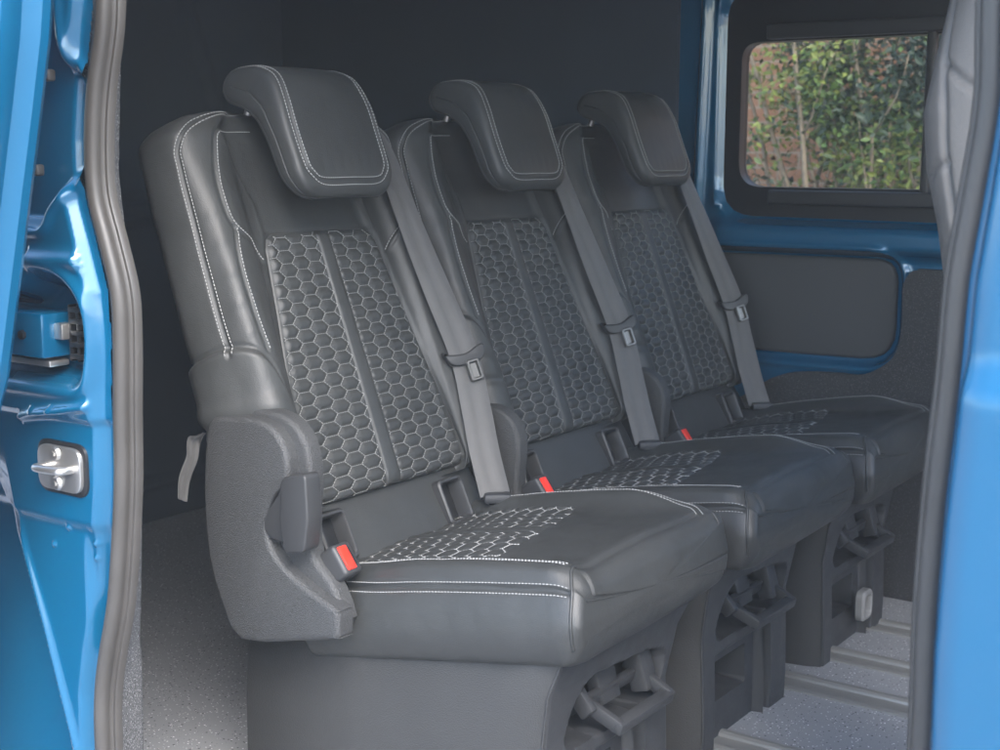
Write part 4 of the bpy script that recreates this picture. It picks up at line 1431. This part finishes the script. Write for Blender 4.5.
# door guide bracket in the middle recess
br = empty('door_guide'); br.parent = van; br.location = (0, 0, 0)
bm = bmesh.new()
box_into(bm, (-0.125, -0.285, 0.752), (0.108, 0.055, 0.056), None, 0.004)
bk_ = from_bm('bracket', bm, M_['blue'], br)
bm = bmesh.new()
bmesh.ops.create_cone(bm, cap_ends=True, segments=6, radius1=0.006, radius2=0.006, depth=0.005, matrix=Matrix.Translation((-0.107, -0.3145, 0.752)) @ Matrix.Rotation(R(90), 4, 'X'))
from_bm('bolt', bm, M_['black'], br)
bm = bmesh.new()
for k in range(5):
    box_into(bm, (-0.040, -0.271, 0.726 + k * 0.0145), (0.030, 0.026, 0.006), None, 0.001)
for x in (-0.055, -0.040, -0.025):
    box_into(bm, (x, -0.270, 0.755), (0.005, 0.026, 0.070), None, 0.001)
box_into(bm, (-0.040, -0.259, 0.755), (0.034, 0.01, 0.072), None, 0.001)
from_bm('stop_pad', bm, M_['black'], br)
bm = bmesh.new()
box_into(bm, (-0.066, -0.285, 0.757), (0.020, 0.018, 0.020), None, 0.002)
box_into(bm, (-0.135, -0.285, 0.716), (0.120, 0.03, 0.008), None, 0.002)
from_bm('roller_arm', bm, M_['metal'], br)
for (x, z) in ((-0.060, 1.065), (-0.090, 0.953)):
    bm = bmesh.new()
    box_into(bm, (x, -0.293, z), (0.016, 0.012, 0.014), None, 0.003, 3)
    from_bm('rubber_stop', bm, M_['rubber'], van)

# slid-back door: its front edge stands outside the pillar
zz = np.linspace(-0.20, 1.42, 80)
xe = np.interp(zz, [-0.2, 0.3, 0.72, 0.822, 0.93, 1.007, 1.095, 1.131, 1.42], [-0.34, -0.20, 0.002, 0.031, 0.062, 0.084, 0.108, 0.114, 0.17])
prof = [(-0.20, -0.392), (-0.10, -0.394), (-0.048, -0.396), (-0.036, -0.400), (-0.020, -0.404), (-0.006, -0.408), (-0.002, -0.414), (-0.002, -0.424), (-0.010, -0.432), (-0.014, -0.440), (-0.010, -0.452), (-0.012, -0.466), (-0.022, -0.474), (-0.06, -0.482), (-0.40, -0.490), (-0.75, -0.492), (-0.75, -0.42), (-0.40, -0.40)]
vs = [(x + a, y, z) for x, z in zip(xe, zz) for a, y in prof]
n = len(prof)
fs = [(i * n + k, i * n + (k + 1) % n, (i + 1) * n + (k + 1) % n, (i + 1) * n + k) for i in range(len(zz) - 1) for k in range(n)]
link('sliding_door', vs, fs, M_['blue'], van, True, 28)

# front pillar and front door beyond the doorway
zz = np.linspace(-0.15, 1.42, 160)
rx = np.interp(zz, [r_[2] for r_ in right], [r_[0] for r_ in right])
rows = []
for z, x in zip(zz, rx):
    sh = sstep(np.array([z]), 0.795, 0.830)[0]
    yo = -0.335 - 0.012 * (1 - sh)
    x1 = x + 0.024
    rows.append([(x - 0.004, -0.262, z), (x + 0.004, -0.276, z), (x1 - 0.012, -0.280, z), (x1, -0.284, z), (x1 + 0.004, -0.292, z), (x1 + 0.006, yo + 0.012, z), (x1 + 0.012, yo + 0.002, z), (x1 + 0.03, yo - 0.002, z), (x1 + 0.10, yo - 0.012, z)])
n = len(rows[0])
link('front_pillar', [p for rw in rows for p in rw], [(i * n + k, i * n + k + 1, (i + 1) * n + k + 1, (i + 1) * n + k) for i in range(len(rows) - 1) for k in range(n - 1)], M_['blue'], van, True, 60)
slab('front_door', 1.142, 2.25, -0.36, -0.30, -0.15, 0.80, M_['blue'], van, 0.015)
slab('front_bulkhead', 2.25, 2.30, -0.30, 1.66, -0.2, 0.75, M_['lining'], van)

# ------------------------------------------------------------------ front seat backrest seen behind the doorway
fs_root = empty('front_seat', (1.05, 0.30, 0.0))
tag(fs_root, 'grey leather front seat back at the right edge of the doorway', 'seat')
def front_seat():
    zs = np.linspace(0.30, 1.30, 240)
    edge = np.interp(zs, [0.30, 0.6, 0.80, 0.896, 0.958, 1.02, 1.071, 1.13, 1.30], [0.955, 0.925, 0.905, 0.886, 0.872, 0.866, 0.873, 0.886, 0.93])
    P, v = [], []
    for z, e_ in zip(zs, edge):
        row = []
        for k in range(300):
            t = 2 * math.pi * k / 300
            cx, cy = 0.10, 0.23
            x = math.copysign(abs(math.cos(t)) ** 0.55, math.cos(t)) * cx
            y = math.copysign(abs(math.sin(t)) ** 0.45, math.sin(t)) * cy
            row.append((e_ + 0.072 + x - 1.05, y + 0.03, z))
        P.append(row); v.append(z)
    P = np.array(P)
    L = np.arange(300) / 300
    lf = Loft(P, L, v)
    if lf.N[40, 0] @ np.array([1, 0, 0]) < 0: lf.sgn = -1; lf.N = -lf.N
    Q, V = lf.Q, lf.V
    h = fnoise(P, 9, 0.004)
    X = P[..., 0] + 1.05; near = P[..., 1] < 0.0
    for sm in (cr([(0.895, 1.25), (0.882, 1.13), (0.879, 1.07), (0.885, 1.02), (0.888, 0.98), (0.897, 0.92), (0.908, 0.85), (0.93, 0.7)]),
               cr([(0.879, 1.07), (0.908, 1.046), (0.96, 1.02), (1.0, 1.01)]), cr([(0.868, 0.952), (0.878, 0.962), (0.890, 0.965)])):
        h -= 0.005 * near * np.exp(-(polydist(X, V, sm) / 0.0035) ** 2)
    lf.displace(h)
    lf.build('backrest', M_['grey_leather'], fs_root, True, True)
    bm = bmesh.new()
    box_into(bm, (0.22, 0.03, 0.28), (0.50, 0.46, 0.20), None, 0.05, 5)
    from_bm('cushion', bm, M_['grey_leather'], fs_root)
    bm = bmesh.new()
    box_into(bm, (0.20, 0.03, 0.09), (0.40, 0.36, 0.18), None, 0.01)
    from_bm('base', bm, M_['plastic_dark'], fs_root)
front_seat()

# ------------------------------------------------------------------ outside the far window
bw = slab('brick_wall', -6, 4, 5.2, 5.4, -0.55, 2.6, M_['brick'])
tag(bw, 'red brick wall beyond the van window, behind the shrub', 'wall')
sh = empty('shrub', (-0.9, 4.2, -0.55))
tag(sh, 'leafy green shrub with bare grey stems outside the van window', 'shrub')
def shrub():
    rs = random.Random(11)
    vs, fs = [], []
    tips = []
    for k in range(26):
        bx = rs.uniform(-0.25, 0.75); by = rs.uniform(-0.3, 0.4)
        p = Vector((bx * 0.5, by * 0.4, 0))
        dirn = Vector((rs.uniform(-0.55, 0.30), rs.uniform(-0.25, 0.2), 1.0)).normalized()
        pts = [p.copy()]
        L = rs.uniform(1.5, 2.6)
        for i in range(12):
            dirn = (dirn + Vector((rs.uniform(-0.13, 0.13), rs.uniform(-0.10, 0.10), rs.uniform(-0.03, 0.05)))).normalized()
            p = p + dirn * L / 12
            pts.append(p.copy())
            if i > 4:
                tips.append((p.copy(), dirn.copy()))
                if rs.random() < 0.5:
                    q_ = p.copy(); d2 = (dirn + Vector((rs.uniform(-0.9, 0.9), rs.uniform(-0.5, 0.5), rs.uniform(-0.2, 0.5)))).normalized()
                    tw = [q_.copy()]
                    for m in range(4):
                        q_ = q_ + d2 * 0.09
                        d2 = (d2 + Vector((rs.uniform(-0.2, 0.2), rs.uniform(-0.2, 0.2), 0.05))).normalized()
                        tw.append(q_.copy()); tips.append((q_.copy(), d2.copy()))
                    v1, f1 = tube(None, tw, [0.006, 0.005, 0.004, 0.003, 0.002], None, nseg=5)
                    fs += [tuple(i_ + len(vs) for i_ in f) for f in f1]; vs += v1
        v1, f1 = tube(None, pts, [0.017 * (1 - 0.8 * i / 12) + 0.003 for i in range(13)], None, nseg=6)
        fs += [tuple(i_ + len(vs) for i_ in f) for f in f1]; vs += v1
    link('branch', vs, fs, M_['bark'], sh, True)
    lv = [[], [], []]; lf_ = [[], [], []]
    for (p, dd) in tips:
        # thin out low down on the left so the wall shows through
        dens = 64
        if p.x < -0.33 or (p.x < 0.0 and p.z < 1.60): dens = 6
        elif p.z < 1.56: dens = 26
        for m in range(dens):
            c = p + Vector((rs.gauss(0, 0.075), rs.gauss(0, 0.075), rs.gauss(0, 0.07)))
            w_ = rs.uniform(0.007, 0.013); l_ = w_ * rs.uniform(1.5, 2.2)
            ax = Vector((rs.gauss(0, 1), rs.gauss(0, 1), rs.gauss(0, 0.7))).normalized()
            n2 = Vector((rs.gauss(0, 0.5), rs.gauss(-0.5, 0.5), rs.gauss(0.9, 0.4)))
            n2 = (n2 - ax * n2.dot(ax)).normalized()
            s_ = ax.cross(n2)
            kx = 1.3 * mnoise.noise(p * 3.1) + rs.uniform(-0.22, 0.22)
            g_ = 1 if kx > 0.22 else (0 if kx > -0.15 else 2)
            V_ = lv[g_]; b = len(V_)
            V_ += [c - ax * l_, c + s_ * w_ + n2 * 0.003, c + ax * l_, c - s_ * w_ + n2 * 0.003]
            lf_[g_] += [(b, b + 1, b + 2), (b, b + 2, b + 3)]
    allv, allf, mi = [], [], []
    for g_ in range(3):
        allf += [tuple(i + len(allv) for i in f) for f in lf_[g_]]
        mi += [g_] * len(lf_[g_])
        allv += lv[g_]
    o = link('foliage', allv, allf, [M_['leaf'], M_['leaf2'], M_['leaf3']], sh, False)
    o.data.polygons.foreach_set('material_index', mi)
shrub()

# ------------------------------------------------------------------ the pale air that veils the farther seats
HAZE = 0.0082
hz = slab('haze', -61, 61, -61, 61, -1.6, 3.4, M_['glass'])
hm = bpy.data.materials.new('pale air')
hm.use_nodes = True
hn = hm.node_tree
hn.nodes.clear()
ho = hn.nodes.new('ShaderNodeOutputMaterial')
hv = hn.nodes.new('ShaderNodeVolumePrincipled')
hv.inputs['Color'].default_value = (0.88, 0.95, 1.0, 1)
hv.inputs['Density'].default_value = HAZE
hv.inputs['Anisotropy'].default_value = 0.0
hn.links.new(hv.outputs[0], ho.inputs['Volume'])
hz.data.materials.clear()
hz.data.materials.append(hm)
tag(hz, kind='stuff')
